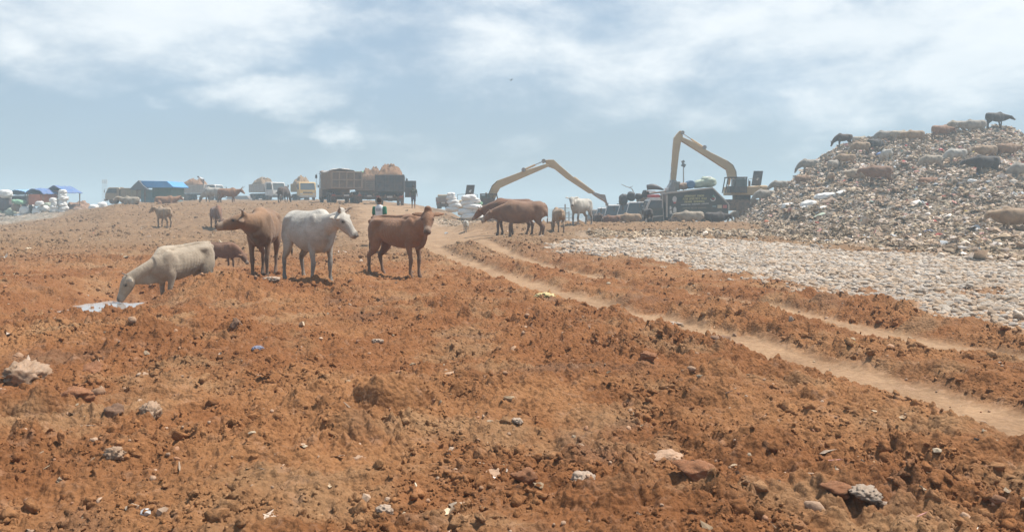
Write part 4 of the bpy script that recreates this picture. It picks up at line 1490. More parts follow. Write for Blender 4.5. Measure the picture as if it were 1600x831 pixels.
def person(label, loc, heading, shirt, trousers, lean=0.0, arms=((0, -8), (0, -8)), elbows=(15, 15), stride=0.0, sitting=False, cap=None, sleeves='short', shorts=False, scale=1.0, stripe=None):
    """x forward; lean in degrees forward from the hips; arms (swing, out)"""
    root = empty('person', loc, R(heading), scale)
    tag(root, label, 'person')
    ln = R(lean)

    def up(v):                      # rotate the upper body about the hips
        x, z = v[0], v[2] - .92
        return Vector((x * math.cos(ln) + z * math.sin(ln), v[1], .92 - x * math.sin(ln) + z * math.cos(ln)))
    skin, top, bot, hair = MB(), MB(), MB(), MB()
    tors = [(0, 0, .88), (0, 0, .98), (.01, 0, 1.10), (.015, 0, 1.25), (0, 0, 1.37), (-.01, 0, 1.44), (0, 0, 1.48)]
    tw = [.155, .150, .145, .170, .185, .12, .055]; th = [.105, .10, .10, .115, .105, .075, .055]
    skin.loft([up(p) for p in tors], [w * .93 for w in tw], [h * .92 for h in th], n=16)
    skin.loft([up((0, 0, 1.42)), up((.01, 0, 1.54)), up((.02, 0, 1.58))], [.055, .052, .055], [.06, .055, .06], n=12, dens=2)
    hp_ = [(.0, 0, 1.53), (.015, 0, 1.56), (.01, 0, 1.63), (.0, 0, 1.70), (-.01, 0, 1.745), (-.01, 0, 1.76)]
    skin.loft([up(p) for p in hp_], [.04, .062, .076, .074, .045, .02], [.06, .088, .098, .092, .055, .025], n=16, dens=3)
    skin.ball(up((.112, 0, 1.615)), (.018, .014, .022), 8, 6)
    for s in (-1, 1):
        skin.ball(up((-.005, .078 * s, 1.625)), (.018, .012, .03), 8, 6)
    hair.loft([up(p) for p in [(-.03, 0, 1.58), (-.028, 0, 1.64), (-.015, 0, 1.71), (-.01, 0, 1.765), (-.01, 0, 1.778)]], [.060, .082, .083, .05, .02], [.072, .088, .098, .062, .025], n=16, dens=2)
    top.loft([up(p) for p in [(0, 0, .90)] + tors[1:]], [w + .020 for w in tw], [h + .022 for h in th], n=18)
    for i, s in enumerate((1, -1)):
        sw, outw = R(arms[i][0]), R(abs(arms[i][1]))
        sh = Vector((0, .185 * s, 1.40))
        d1 = Vector((math.sin(sw), s * math.sin(outw), -math.cos(sw) * math.cos(outw))).normalized()
        el = sh + d1 * .29
        a2 = sw + R(elbows[i])
        d2 = Vector((math.sin(a2), s * math.sin(outw) * .3, -math.cos(a2))).normalized()
        wr = el + d2 * .25
        sh, el, wr = up(sh), up(el), up(wr)
        dh = (wr - el).normalized()
        skin.loft([sh, el, wr], [.050, .038, .026], [.05, .038, .028], side=(1, 0, 0), n=10)
        # palm, four fingers and a thumb
        pm = wr + dh * .085
        fw = Vector((1, 0, 0)); fw = (fw - dh * fw.dot(dh)).normalized()
        skin.loft([wr, wr + dh * .04, pm], [.026, .038, .040], [.02, .016, .014], side=fw, n=10, dens=2)
        inn = dh.cross(fw) * s
        for q in range(4):
            f0 = pm + fw * (.03 - .02 * q)
            ll = (.070, .080, .074, .058)[q]
            skin.loft([f0 - dh * .01, f0 + dh * ll * .5, f0 + dh * ll * .95 + inn * .018], [.0095, .009, .007], [.0095, .009, .007], side=fw, n=8, dens=2)
        skin.loft([wr + dh * .02 + fw * .02, wr + dh * .05 + fw * .052, wr + dh * .085 + fw * .062], [.012, .011, .008], [.012, .011, .008], side=inn, n=8, dens=2)
        end = el if sleeves == 'short' else wr
        st = sh + (end - sh) * (.85 if sleeves == 'short' else 1)
        if sleeves == 'short':
            top.loft([sh + (sh - el) * .1, sh, st], [.06, .072, .060], [.06, .072, .062], side=(1, 0, 0), n=12)
        else:
            top.loft([sh + (sh - el) * .1, sh, el, wr], [.06, .070, .052, .040], [.06, .070, .052, .042], side=(1, 0, 0), n=12)
        # leg
        q = stride * s
        if sitting:
            hip, kn, an = Vector((0, .09 * s, .90)), Vector((.42, .11 * s, .88)), Vector((.45, .11 * s, .46))
            toe = an + Vector((.18, 0, -.05))
        else:
            hip, kn, an = Vector((0, .09 * s, .90)), Vector((.02 + q * .5, .10 * s, .49)), Vector((q, .10 * s, .085))
            toe = an + Vector((.17, .02 * s, -.055))
        skin.loft([hip, kn, kn + (an - kn) * .3, an, an + Vector((0, 0, -.05))], [.085, .056, .055, .038, .04], [.09, .058, .06, .04, .045], side=(0, 1, 0), n=12)
        skin.loft([an + Vector((-.05, 0, -.045)), an + Vector((.05, 0, -.045)), toe], [.035, .042, .036], [.035, .035, .02], side=(0, 1, 0), n=10)
        if shorts:
            bot.loft([hip + Vector((0, 0, .05)), hip, hip + (kn - hip) * .55, kn], [.09, .105, .085, .078], [.10, .11, .095, .088], side=(0, 1, 0), n=12)
        else:
            bot.loft([hip + Vector((0, 0, .05)), hip, kn, an + (kn - an) * .1], [.09, .102, .074, .060], [.10, .108, .080, .066], side=(0, 1, 0), n=12)
    bot.loft([(0, 0, .80), (0, 0, .88), (0, 0, 1.0)], [.14, .165, .158], [.10, .122, .118], n=16)
    for nm, b_, m_, vx in (('body', skin, M_SKIN, .011), ('shirt', top, shirt, .018), ('trousers' if not shorts else 'shorts', bot, trousers, .018), ('hair', hair, M_HAIR, .014)):
        me = fuse(b_, vx, 2, nm)
        me.materials.append(m_)
        link(nm, me, root)
    if stripe is not None:
        sb = MB()
        for i, (w, zz) in enumerate(((.20, 1.36), (.18, 1.30))):
            for k in range(7 if i == 0 else 9):
                c = up((-.137 if zz < 1.33 else -.128, -w / 2 + w * (k + .5) / (7 if i == 0 else 9), zz))
                sb.box(c, (.006, .014, .022 + .006 * ((k * 7) % 3 - 1)))
        sb.build('shirt_print', stripe, root)
    if cap is not None:
        cb = MB()
        cb.loft([up(p) for p in [(-.01, 0, 1.69), (-.01, 0, 1.735), (-.01, 0, 1.785), (-.01, 0, 1.80)]], [.090, .092, .065, .02], [.108, .108, .075, .02], n=16, dens=2)
        cb.loft([up((.07, 0, 1.70)), up((.17, 0, 1.69))], [.07, .05], [.01, .008], n=10, dens=2)
        link('cap', fuse(cb, .014, 2, 'cap'), root).data.materials.append(cap)
    return root


def cloth(name, c, dust=.2):
    return mat(name, c, .85, 0, .12, 6, dust, .3, 14, .01)


# the person behind the brown cow: white shirt front panel pattern with green sides
def two_tone(name):
    m, nt, b = new_mat(name)
    tc = nt.nodes.new('ShaderNodeTexCoord')
    sp = nt.nodes.new('ShaderNodeSeparateXYZ'); nt.links.new(tc.outputs['Object'], sp.inputs[0])
    ab = nt.nodes.new('ShaderNodeMath'); ab.operation = 'ABSOLUTE'; nt.links.new(sp.outputs[1], ab.inputs[0])
    v = nmix(nt, nramp(nt, ab.outputs[0], .128, .136), (.72, .72, .72), (.03, .17, .10))
    nt.links.new(v, b.inputs['Base Color'])
    b.inputs['Roughness'].default_value = .8
    return m


x, y = px2w(593, 27.5), 27.5
person('dark-haired person in a white shirt with green sides behind the brown cow', (x, y, bz(x, y) + .0), 82, two_tone('white_green_shirt'), cloth('dark_trousers', (.04, .04, .05)),
       arms=((6, -10), (-8, -10)), stride=.12, scale=.97, stripe=cloth('shirt_print', (.06, .06, .09), 0))
x, y = px2w(646, 61), 61.0
person('person in a dark green T-shirt and navy shorts standing beside the dump truck door', (x, y, bz(x, y)), 95, cloth('dark_green_shirt', (.025, .065, .05)), cloth('navy_shorts', (.025, .035, .07)),
       arms=((5, -14), (5, -14)), elbows=(40, 40), shorts=True, stride=.05, stripe=cloth('pale_print', (.5, .52, .4), 0))
x, y = px2w(47.5, 80), 80.0
person('person in a grey-white shirt standing among the sacks at the far left', (x, y, CAM_H + (HY - 337) / FPX * 80), 60, cloth('grey_shirt', (.42, .42, .45)), cloth('slate_trousers', (.07, .08, .10)), arms=((10, -6), (0, -8)), cap=cloth('grey_cap', (.3, .3, .32)))

# ------------------------------------------------------------------ vehicles and plant
M_TYRE = mat('tyre_rubber', (0.035, 0.033, 0.032), .85, 0, .2, 8, .45, .4, 30, .01)
M_RIM = mat('wheel_rim', (0.22, 0.20, 0.18), .6, .3, .2, 8, .5, .2)
M_CHAS = mat('chassis_steel', (0.06, 0.055, 0.05), .75, .2, .3, 6, .6, .3)
M_DUMP = mat('worn_grey_tub', (0.19, 0.17, 0.155), .75, .2, .25, 3, .5, .3)
M_DUMPB = mat('brown_tub', (0.30, 0.25, 0.205), .8, .1, .25, 3, .6, .3)
M_SLATE = mat('slate_tub', (0.085, 0.098, 0.11), .7, .1, .25, 3, .18, .3)
M_WHITE = mat('white_paint', (0.62, 0.62, 0.60), .45, 0, .1, 3, .25, .1)
M_YELLOW = mat('yellow_cab_paint', (0.68, 0.43, 0.13), .45, 0, .12, 3, .25, .1)
M_OCHRE = mat('ochre_tub', (0.40, 0.28, 0.10), .7, 0, .25, 3, .45, .2)
M_KHAKI = mat('khaki_tub', (0.33, 0.29, 0.20), .8, 0, .25, 3, .35, .2)
M_GLASS = mat('cab_glass', (0.06, 0.085, 0.10), .12, 0, .1, 2, .12, 0)
M_GREEN = mat('dark_green_body', (0.030, 0.050, 0.050), .5, 0, .2, 2, .18, .1)
M_FRAME = mat('pale_frame', (0.42, 0.40, 0.36), .6, 0, .2, 6, .3, .2)
M_RED = mat('red_paint', (0.50, 0.05, 0.045), .5, 0, .2, 4, .15, .1)
M_LAMP = mat('lamp_glass', (0.55, 0.55, 0.50), .2, 0, .1, 4, .2, 0)
M_TAIL = mat('tail_lamp', (0.35, 0.03, 0.02), .3, 0, .1, 4, .35, 0)
M_CAT = mat('excavator_yellow', (0.56, 0.40, 0.21), .55, .1, .12, .8, .35, .1)
M_CATD = mat('excavator_dark', (0.055, 0.065, 0.07), .55, .3, .2, 3, .25, .2)
M_STEEL = mat('bare_steel', (0.30, 0.30, 0.30), .45, .6, .3, 5, .4, .2)
M_CHROME = mat('piston_chrome', (0.55, 0.55, 0.55), .2, .9, .05, 3, .1, 0)
M_SOIL = M_CLOD


def wheel(parent, x, y, r, w, name='wheel', dual=False):
    """tyre with a rim as its own sub-part; axis along y"""
    s = 1 if y > 0 else -1
    mb = MB()
    h = w / 2
    prof = [(r * .56, -h), (r * .90, -h), (r * .985, -h * .72), (r, -h * .4), (r, h * .4), (r * .985, h * .72), (r * .90, h), (r * .56, h)]
    mb.lathe_y((0, 0, 0), prof, 26)
    for k in range(26):
        a = 2 * PI * k / 26
        q = Matrix.Rotation(-a, 3, 'Y')
        mb.box((r * math.cos(a), 0, r * math.sin(a)), (.03, w * .86, .045), q)
    if dual:
        mb.lathe_y((0, -s * (w + .06), 0), prof, 26)
    o = mb.build(name, M_TYRE, parent, smooth=False, loc=(x, y, r))
    rb = MB()
    rb.lathe_y((0, 0, 0), [(r * .56, -h * .9), (r * .58, s * h * .35), (r * .50, s * h * .5), (r * .40, -s * h * .1), (r * .22, -s * h * .1), (r * .20, s * h * .7), (.001, s * h * .7)], 22)
    rb.build('rim', M_RIM, o)
    return o


def soil_heap(label, world, heading, L, W, H, seed, tone=(.25, .15, .095)):
    """heap of soil carried in a tub: a thing of its own"""
    nx, ny = 46, 30
    g = np.linspace(-1, 1, nx); k = np.linspace(-1, 1, ny)
    GXa, GYa = np.meshgrid(g, k)
    e = np.clip(1 - np.abs(GXa) ** 2.5, 0, 1) ** .7 * np.clip(1 - np.abs(GYa) ** 2.5, 0, 1) ** .7
    n = fbm(GXa * 2 + seed, GYa * 2, 500 + seed, 4, .6)
    c = clods(GXa * L / 2 + seed, GYa * W / 2, .30, .9, 510 + seed, .15, .5, .9)
    Z = H * e * (1 + .36 * n) + c * e ** .3
    Z[0] = Z[-1] = -.25; Z[:, 0] = Z[:, -1] = -.25
    V = np.stack([GXa * L / 2, GYa * W / 2, Z], -1).reshape(-1, 3)
    V = np.vstack([V, [[0, 0, -.25]]])
    ii = np.arange(nx * ny).reshape(ny, nx)
    q = np.stack([ii[:-1, :-1], ii[:-1, 1:], ii[1:, 1:], ii[1:, :-1]], -1).reshape(-1, 4)
    me = np_mesh('soil_heap', V, q, (M_SOIL,), True, np.tile(np.array(tone, np.float32), (len(V), 1)))
    o = link('soil_heap', me, None, world, (0, 0, heading))
    return tag(o, label, 'soil heap')


def lorry(name, label, cat, loc, heading, cabc, tubc, tub_len=3.6, tub_h=1.1, width=2.1, cab_h=2.2, wr=.42, tail_style='ribs', roof_box=None, group=None, scale=1.0, deck=1.05, tandem=False, stripe=None, open_door=False, round_cab=False):
    """cab-over lorry with an open tub; x forward, origin on the ground under the middle"""
    root = empty(name, loc, heading, scale)
    tag(root, label, cat, group)
    w = width
    cx0 = tub_len / 2 + .12                    # rear face of the cab
    cl = 1.62
    hc = cab_h
    # cab shell
    cab = MB()
    cab.prism([(cx0, .62), (cx0 + cl - .06, .55), (cx0 + cl, .9), (cx0 + cl - .03, 1.28), (cx0 + cl - .34, hc - .06), (cx0 + cl - .5, hc), (cx0 + .12, hc), (cx0, hc - .12)], -w / 2 + .04, w / 2 - .04)
    cab_o = cab.build('cab', cabc, root, bevel=.05)
    # windscreen, a slanted pane a few mm proud, split from the side glass
    g = MB()
    nx_, nz_ = (hc - .06) - 1.28, .31
    nn = Vector((nx_, 0, nz_)).normalized() * .012
    a = Vector((cx0 + cl - .04, 0, 1.32)); b = Vector((cx0 + cl - .325, 0, hc - .12))
    y1, y2 = w / 2 - .16, w / 2 - .22
    g.add([(a.x + nn.x, -y1, a.z + nn.z), (a.x + nn.x, y1, a.z + nn.z), (b.x + nn.x, y2, b.z + nn.z), (b.x + nn.x, -y2, b.z + nn.z),
           (a.x - nn.x * 2, -y1, a.z - nn.z * 2), (a.x - nn.x * 2, y1, a.z - nn.z * 2), (b.x - nn.x * 2, y2, b.z - nn.z * 2), (b.x - nn.x * 2, -y2, b.z - nn.z * 2)],
          [(0, 1, 2, 3), (7, 6, 5, 4), (0, 4, 5, 1), (1, 5, 6, 2), (2, 6, 7, 3), (3, 7, 4, 0)])
    g.build('windscreen', M_GLASS, cab_o)
    for s in (-1, 1):
        g = MB()
        yy = s * (w / 2 - .04)
        g.prism([(cx0 + .30, 1.36), (cx0 + cl - .16, 1.36), (cx0 + cl - .42, hc - .16), (cx0 + .30, hc - .16)], yy - .012, yy + .012)
        g.build('side_window', M_GLASS, cab_o)
        d = MB()
        d.box((cx0 + .55, yy + s * .004, 1.2), (.02, .008, 1.1)); d.box((cx0 + .36, yy + s * .02, 1.2), (.12, .03, .03))
        d.build('door_handle', M_CHAS, cab_o)
        m_ = MB()
        m_.tube([(cx0 + cl - .25, yy, hc - .25), (cx0 + cl + .02, yy + s * .22, hc - .22), (cx0 + cl + .02, yy + s * .22, 1.5)], .014, 6)
        m_.box((cx0 + cl + .02, yy + s * .24, hc - .5), (.05, .18, .34))
        m_.build('mirror', M_CATD, root, bevel=.01)
        l = MB(); l.box((cx0 + cl + .0, s * (w / 2 - .30), .82), (.05, .30, .15)); l.build('headlight', M_LAMP, root, bevel=.015)
    gr = MB(); gr.box((cx0 + cl - .005, 0, .98), (.03, w * .55, .16)); gr.build('grille', M_CATD, root, bevel=.01)
    bp = MB(); bp.box((cx0 + cl + .03, 0, .52), (.16, w - .1, .26)); bp.build('bumper', M_FRAME if cabc != M_WHITE else M_CATD, root, bevel=.03)
    # chassis
    ch = MB()
    for s in (-1, 1):
        ch.box((.5, s * .38, .80), (tub_len + 2.4, .09, .2))
    ch.box((-.3, 0, .82), (.2, w * .8, .12)); ch.box((1.0, s * .7, .62), (.9, .4, .35)); ch.box((-tub_len / 2 + .1, 0, .66), (.10, w * .9, .12))
    ch.tube([(-tub_len / 2 + .9, -w * .42, wr), (-tub_len / 2 + .9, w * .42, wr)], .09, 10)
    ch.box((-tub_len / 2 + .9, 0, wr + .02), (.35, .4, .34))
    ch.build('chassis', M_CHAS, root, bevel=.01)
    # tub: floor, four walls with ribs
    tub = MB()
    x0, x1 = -tub_len / 2, tub_len / 2
    z0, z1 = deck, deck + tub_h
    tub.box(((x0 + x1) / 2, 0, z0 + .04), (tub_len, w, .08))
    tub.box((x1 - .03, 0, (z0 + z1) / 2 + .09), (.06, w, tub_h - .02 + .1))
    for s in (-1, 1):
        tub.box(((x0 + x1) / 2, s * (w / 2 - .03), (z0 + z1) / 2 + .05), (tub_len - .06, .06, tub_h - .04))
        tub.box(((x0 + x1) / 2, s * (w / 2 + .015), z1 - .05), (tub_len, .07, .10))
        nr_ = max(4, int(tub_len / .55))
        for k in range(nr_ + 1):
            tub.box((x0 + .06 + (tub_len - .12) * k / nr_, s * (w / 2 + .022), (z0 + z1) / 2 - .02), (.09, .07, tub_h - .14))
    tub_o = tub.build('cargo_tub', tubc, root, bevel=.012)
    tg = MB()
    tg.box((x0 - .035, 0, (z0 + z1) / 2 + .02), (.05, w - .02, tub_h - .06))
    tgo = tg.build('tailgate', M_SLATE if tubc == M_SLATE else mat('shaded_tailgate_plate', (0.16, 0.14, 0.12), .8, .1, .25, 3, .35, .2), root, bevel=.01)  # recess shade between the ribs is put into the plate's darker colour
    tg = MB()
    if tail_style == 'ribs':
        for k in range(5):
            tg.box((x0 - .085, -w / 2 + .07 + (w - .14) * k / 4, (z0 + z1) / 2 + .02), (.06, .10, tub_h - .06))
        for zz in (z0 + .10, (z0 + z1) / 2 + .02, z1 - .08):
            tg.box((x0 - .080, 0, zz), (.05, w - .02, .09))
    elif tail_style == 'slats':
        for zz in np.linspace(z0 + .08, z1 - .08, 6):
            tg.box((x0 - .075, 0, zz), (.03, w - .04, .07))
        for k in range(4):
            tg.box((x0 - .095, -w / 2 + .06 + (w - .12) * k / 3, (z0 + z1) / 2), (.05, .08, tub_h - .05))
    if tg.v:
        tg.build('tailgate_frame', tubc, tgo, bevel=.01)
    for s in (-1, 1):
        t = MB(); t.box((x0 - .02, s * (w / 2 - .22), .72), (.06, .30, .13)); t.build('tail_lamp', M_TAIL, root, bevel=.01)
        mf = MB(); mf.box((x0 + .25, s * (w / 2 - .26), .55), (.02, .46, .42)); mf.build('mud_flap', M_TYRE, root)
        wheel(root, cx0 + .75, s * (w / 2 - .17), wr, .24)
        wheel(root, x0 + .9, s * (w / 2 - .17), wr, .24, dual=True)
        if tandem:
            wheel(root, x0 + .9 + wr * 2.25, s * (w / 2 - .17), wr, .24, dual=True)
    nb = MB(); nb.box((x0 - .03, 0, .70), (.02, .46, .16)); nb.build('number_plate', M_WHITE, root)
    if stripe is not None:
        st = MB()
        yy = -(w / 2 - .04)
        for s in (-1, 1):
            yy = s * (w / 2 - .04)
            st.prism([(cx0 + .3, .75), (cx0 + cl - .05, .75), (cx0 + cl - .1, 1.25)], yy - .008, yy + .008)
        st.box((cx0 + cl + .012, 0, 1.16), (.015, w * .7, .12))
        st.build('red_stripe', stripe, cab_o)
    if open_door:
        d = MB(); d.box((cx0 + .4, -(w / 2 + .55), 1.45), (.06, 1.0, 1.5)); do = d.build('open_door', M_SLATE, root, bevel=.03)
        d = MB(); d.box((cx0 + .4, -(w / 2 + .55), 1.85), (.075, .8, .5)); d.build('window', M_GLASS, do)
    if round_cab:
        pass
    root['_top'] = z1
    return root


def at(px, Y, z=None, py=None):
    x = px2w(px, Y)
    if py is not None:
        return (x, Y, CAM_H + (HY - py) / FPX * Y)
    return (x, Y, bz(x, Y) if z is None else z)


def sheet_cover(name, label, cat, loc, heading, L, W, H, material, seed=0, n=26, thick=.03, sag=.25):
    """a tarpaulin draped over a load"""
    g = np.linspace(-1, 1, n)
    A, B = np.meshgrid(g, g)
    Z = H * (1 - np.abs(B) ** 2.2) * (1 - .35 * np.abs(A) ** 3) + sag * .35 * fbm(A * 1.6 + seed, B * 1.6, 600 + seed, 3) + .05 * np.abs(fbm(A * 5, B * 2 + seed, 620, 2))
    V = np.stack([A * L / 2, B * W / 2, Z], -1).reshape(-1, 3)
    ii = np.arange(n * n).reshape(n, n)
    q = np.stack([ii[:-1, :-1], ii[:-1, 1:], ii[1:, 1:], ii[1:, :-1]], -1).reshape(-1, 4)
    me = np_mesh(name, V, q, (material,), True)
    o = link(name, me, None, loc, (0, 0, heading))
    md = o.modifiers.new('thick', 'SOLIDIFY'); md.thickness = thick
    return tag(o, label, cat)


# the two loaded dump trucks and the one between them, on the ridge
M_TARPG = mat('grey_tarpaulin', (0.42, 0.42, 0.41), .7, 0, .15, 3, .25, .3, 8, .03)
M_TARPGR = mat('green_tarpaulin', (0.10, 0.42, 0.17), .6, 0, .15, 3, .15, .3, 8, .03)
M_TARPB = mat('blue_tarpaulin', (0.055, 0.17, 0.40), .6, 0, .2, 2, .22, .3, 6, .03)
M_TARPLB = mat('faded_blue_sheet', (0.22, 0.42, 0.66), .6, 0, .15, 2, .15, .3, 6, .03)
p = at(533, 70.5)
h1 = R(112)
lorry('dump_truck', 'large grey dump truck with a ribbed tailgate under a pale tarpaulin, leftmost of the three', 'dump truck', p, h1, M_DUMPB, M_DUMPB, 5.2, 1.50, 2.65, 3.0, .52, 'ribs', deck=1.25, tandem=True)
f = Vector((math.cos(h1), math.sin(h1), 0))
sheet_cover('tarpaulin', 'grey-white tarpaulin folded over the load of the leftmost dump truck', 'tarpaulin', (p[0] - .25, p[1], p[2] + 2.74), h1, 5.0, 2.3, .30, M_TARPG, 1)
p = at(576, 80)
h2 = R(102)
lorry('dump_truck', 'dump truck half hidden between the two nearer ones, red soil under a green sheet', 'dump truck', p, h2, M_DUMP, M_DUMP, 4.4, 1.3, 2.5, 2.7, .48, 'slats', deck=1.2, tandem=True)
soil_heap('reddish soil heaped in the tub of the half hidden dump truck', (p[0] + .5, p[1] - .8, p[2] + 2.45), h2, 2.9, 2.2, .95, 3)
sheet_cover('tarpaulin', 'bright green sheet over the load of the half hidden dump truck', 'tarpaulin', (p[0] - .9, p[1] + .8, p[2] + 2.62), h2, 3.2, 2.3, .55, M_TARPGR, 5)
p = at(610, 69.5)
h3 = R(97)
lorry('dump_truck', 'dark slate dump truck seen from behind, soil above its tailgate and its door open', 'dump truck', p, h3, M_SLATE, M_SLATE, 3.9, 1.45, 2.35, 2.75, .48, 'slats', deck=1.12, tandem=False, open_door=True)
soil_heap('tall heap of red soil standing above the tailgate of the slate dump truck', (p[0], p[1], p[2] + 2.45), h3, 3.7, 2.2, .95, 8)
fr = MB()
# trucks standing further back on the ridge
p = at(472, 100)
lorry('truck', 'yellow truck with a wide windscreen facing the camera, ochre tub full of soil', 'truck', p, R(-64), M_YELLOW, M_OCHRE, 3.4, 1.0, 2.1, 2.25, .42, 'ribs', deck=1.1)
soil_heap('soil heaped in the tub of the yellow truck', (p[0] - 1.0 * math.cos(R(-64)) * .2, p[1], p[2] + 1.95), R(-64), 3.2, 1.9, .9, 12, (.30, .20, .12))
p = at(412, 102)
lorry('truck', 'white truck left of the yellow one with earth piled in its pale tub', 'truck', p, R(-38), M_WHITE, M_FRAME, 3.2, 1.0, 2.1, 2.3, .42, 'ribs', deck=1.05)
soil_heap('brown earth piled in the tub of the white truck left of the yellow one', (p[0] - .1, p[1], p[2] + 1.9), R(-38), 3.0, 1.9, .9, 15, (.30, .21, .14))
p = at(306, 100)
lorry('truck', 'white truck behind the grazing white cow, grey tub heaped with soil', 'truck', p, R(-8), M_WHITE, M_FRAME, 3.3, .95, 2.1, 2.0, .42, 'ribs', deck=.95)
soil_heap('reddish soil in the tub of the truck behind the grazing white cow', (p[0] - .1, p[1], p[2] + 1.75), R(-8), 3.1, 1.9, .85, 18, (.32, .19, .12))
x, y, z = at(318, 99)
person('person in a white shirt bending over a soil-laden truck', (x, y, z + 1.75), 200, cloth('white_shirt', (.68, .68, .68)), cloth('grey_trousers', (.09, .09, .10)), lean=62, arms=((20, -8), (30, -8)), scale=.95)
p = at(207, 86)
lorry('truck', 'old khaki truck with a high tub at the left end of the ridge', 'truck', p, R(196), M_KHAKI, M_KHAKI, 2.4, 1.05, 2.0, 2.05, .42, 'ribs', deck=.9, scale=.86)
# lorries queuing below the spoil bank (cabs facing left and towards the camera)
Q = [(1004, 61.0, R(214), .98, M_WHITE, M_GREEN, 'white lorry with a red stripe on its cab, directly left of the dark green truck', M_RED),
     (989, 64.5, R(212), 1.0, M_WHITE, M_SLATE, 'white lorry cab between the red-striped one and the blue-glassed one', None),
     (968, 68.0, R(222), 1.0, M_WHITE, M_SLATE, 'white lorry with a bluish windscreen below the black sacks', None),
     (951, 76.0, R(214), 1.0, M_WHITE, M_SLATE, 'white lorry farther back, second from the left of the queue', None),
     (934, 82.0, R(200), .98, M_DUMP, M_DUMP, 'dull grey lorry leftmost in the queue', None)]
for (px, Y, hh, sc_, cc, tc_, lab, stp) in Q:
    x, yv = px2w(px, Y), Y
    back = Vector((math.cos(hh), math.sin(hh), 0)) * -2.6 * sc_
    xx, yy2 = x + back.x, yv + back.y
    lorry('lorry', lab, 'lorry', (xx, yy2, bz(xx, yy2)), hh, cc, tc_, 3.6, 1.15, 2.0, 2.25, .42, 'ribs', group='lorries queuing to unload', scale=sc_, deck=1.05, stripe=stp)

# ---- the dark green compactor truck, side-on
GY = 57.0
GS = GY / FPX


def gp(px, py):                      # photo pixel to truck-local x, z (truck faces -X in the world)
    return ((px - 1072) * GS, (355.5 - py) * GS)


gx0 = px2w(1072, GY)
gzz = CAM_H + (HY - 355.5) / FPX * GY
root = empty('compactor_truck', (gx0, GY, gzz))
tag(root, 'dark green refuse truck with yellow lettering on its slab side, standing beside the heap', 'refuse truck')
WD = 2.1
body = MB()
body.prism([gp(1041.5, 303), gp(1113.5, 294.5), gp(1138.0, 319), gp(1139, 341), gp(1041.5, 341)], .06, WD - .06)
bo = body.build('hopper_body', M_GREEN, root, bevel=.03)


def bar(p0, p1, w=.10, y0=-.01, y1=.07, mb=None):
    a, b = Vector((p0[0], 0, p0[1])), Vector((p1[0], 0, p1[1]))
    d = (b - a).normalized(); n = Vector((-d.z, 0, d.x)) * w / 2
    (mb or fr).prism([(a.x - n.x, a.z - n.z), (b.x - n.x, b.z - n.z), (b.x + n.x, b.z + n.z), (a.x + n.x, a.z + n.z)], y0, y1)


for yy in ((-.01, .075), (WD - .075, WD + .01)):
    fr = MB()
    bar(gp(1042, 304.6), gp(1042, 340), .13, *yy)
    bar(gp(1040, 302.3), gp(1114.2, 293.8), .10, yy[0] - .004, yy[1] + .004)
    bar(gp(1114.0, 294.4), gp(1138.8, 319), .10, *yy)
    bar(gp(1138.8, 319.5), gp(1138.8, 328), .10, yy[0] + .004, yy[1] - .004)
    bar(gp(1035, 303), gp(1037.5, 352), .04, *yy)
    fr.build('body_frame', M_FRAME, root, bevel=.008)
# side decals: yellow rows of worn capitals, a white row, two round emblems, badges
ML_Y = mat('yellow_lettering', (0.60, 0.55, 0.25), .6, 0, .15, 12, .2, 0)
ML_W = mat('white_lettering', (0.66, 0.66, 0.62), .6, 0, .15, 12, .2, 0)
lr = random.Random(5)


def letters(mb, x0, x1, zt, zb, words, slope=.0):
    """blocky worn capitals laid on the side panel, too weathered to read at this distance"""
    tot = sum(words) + len(words) - 1
    cw = (x1 - x0) / tot
    h = zt - zb
    k = 0
    for w_ in words:
        for _ in range(w_):
            cx_ = x0 + (k + .5) * cw
            z_ = zb + slope * (cx_ - x0)
            st = cw * .26
            t = lr.randrange(6)
            seg = {'l': (-cw * .28, h / 2, st, h), 'r': (cw * .28, h / 2, st, h), 't': (0, h - st / 2, cw * .72, st), 'b': (0, st / 2, cw * .72, st), 'm': (0, h / 2, cw * .6, st), 'c': (0, h / 2, st, h)}
            for ch_ in ('lrm', 'ltmb', 'ltrm', 'tc', 'lrb', 'lrt')[t]:
                sx_, sz_, a, b_ = seg[ch_]
                mb.box((cx_ + sx_, .050 - .002 * (ord(ch_) % 5), z_ + sz_), (a, .008, b_))
            k += 1
        k += 1


def g2(px, py):
    a = gp(px, py)
    return a[0], a[1]


def sign(crop_x, crop_y):            # from the enlarged crop of the side panel
    return gp(1035 + crop_x / 13.85, 285 + crop_y / 13.85)


lt = MB()
for (ax, bx_, ty, by_, words) in ((475, 905, 278, 318, [10, 6]), (438, 968, 338, 382, [5, 10, 5]), (480, 915, 402, 442, [5, 7])):
    (xa, za), (xb, zb_) = sign(ax, ty), sign(bx_, by_)
    letters(lt, xa, xb, za, zb_, words, .02)
lt.build('lettering', ML_Y, root)
lt = MB()
(xa, za), (xb, zb_) = sign(402, 475), sign(1010, 500)
letters(lt, xa, xb, za, zb_, [9, 8, 7], .05)
(xa, za), (xb, zb_) = sign(155, 510), sign(315, 660)
lt.prism([sign(158, 590), sign(160, 515), sign(185, 510), sign(205, 560), sign(185, 590)], .040, .052)
lt.prism([sign(235, 650), sign(240, 560), sign(275, 525), sign(305, 560), sign(310, 650)], .040, .052)
lt.prism([sign(160, 665), sign(160, 610), sign(200, 600), sign(215, 665)], .040, .052)
lt.prism([sign(165, 672), sign(165, 685), sign(390, 672), sign(390, 660)], .040, .052)
lt.build('white_print', ML_W, root)
lt = MB()
(xa, za), (xb, zb_) = sign(440, 548), sign(955, 575)
letters(lt, xa, xb, za, zb_, [6, 5, 7], .02)
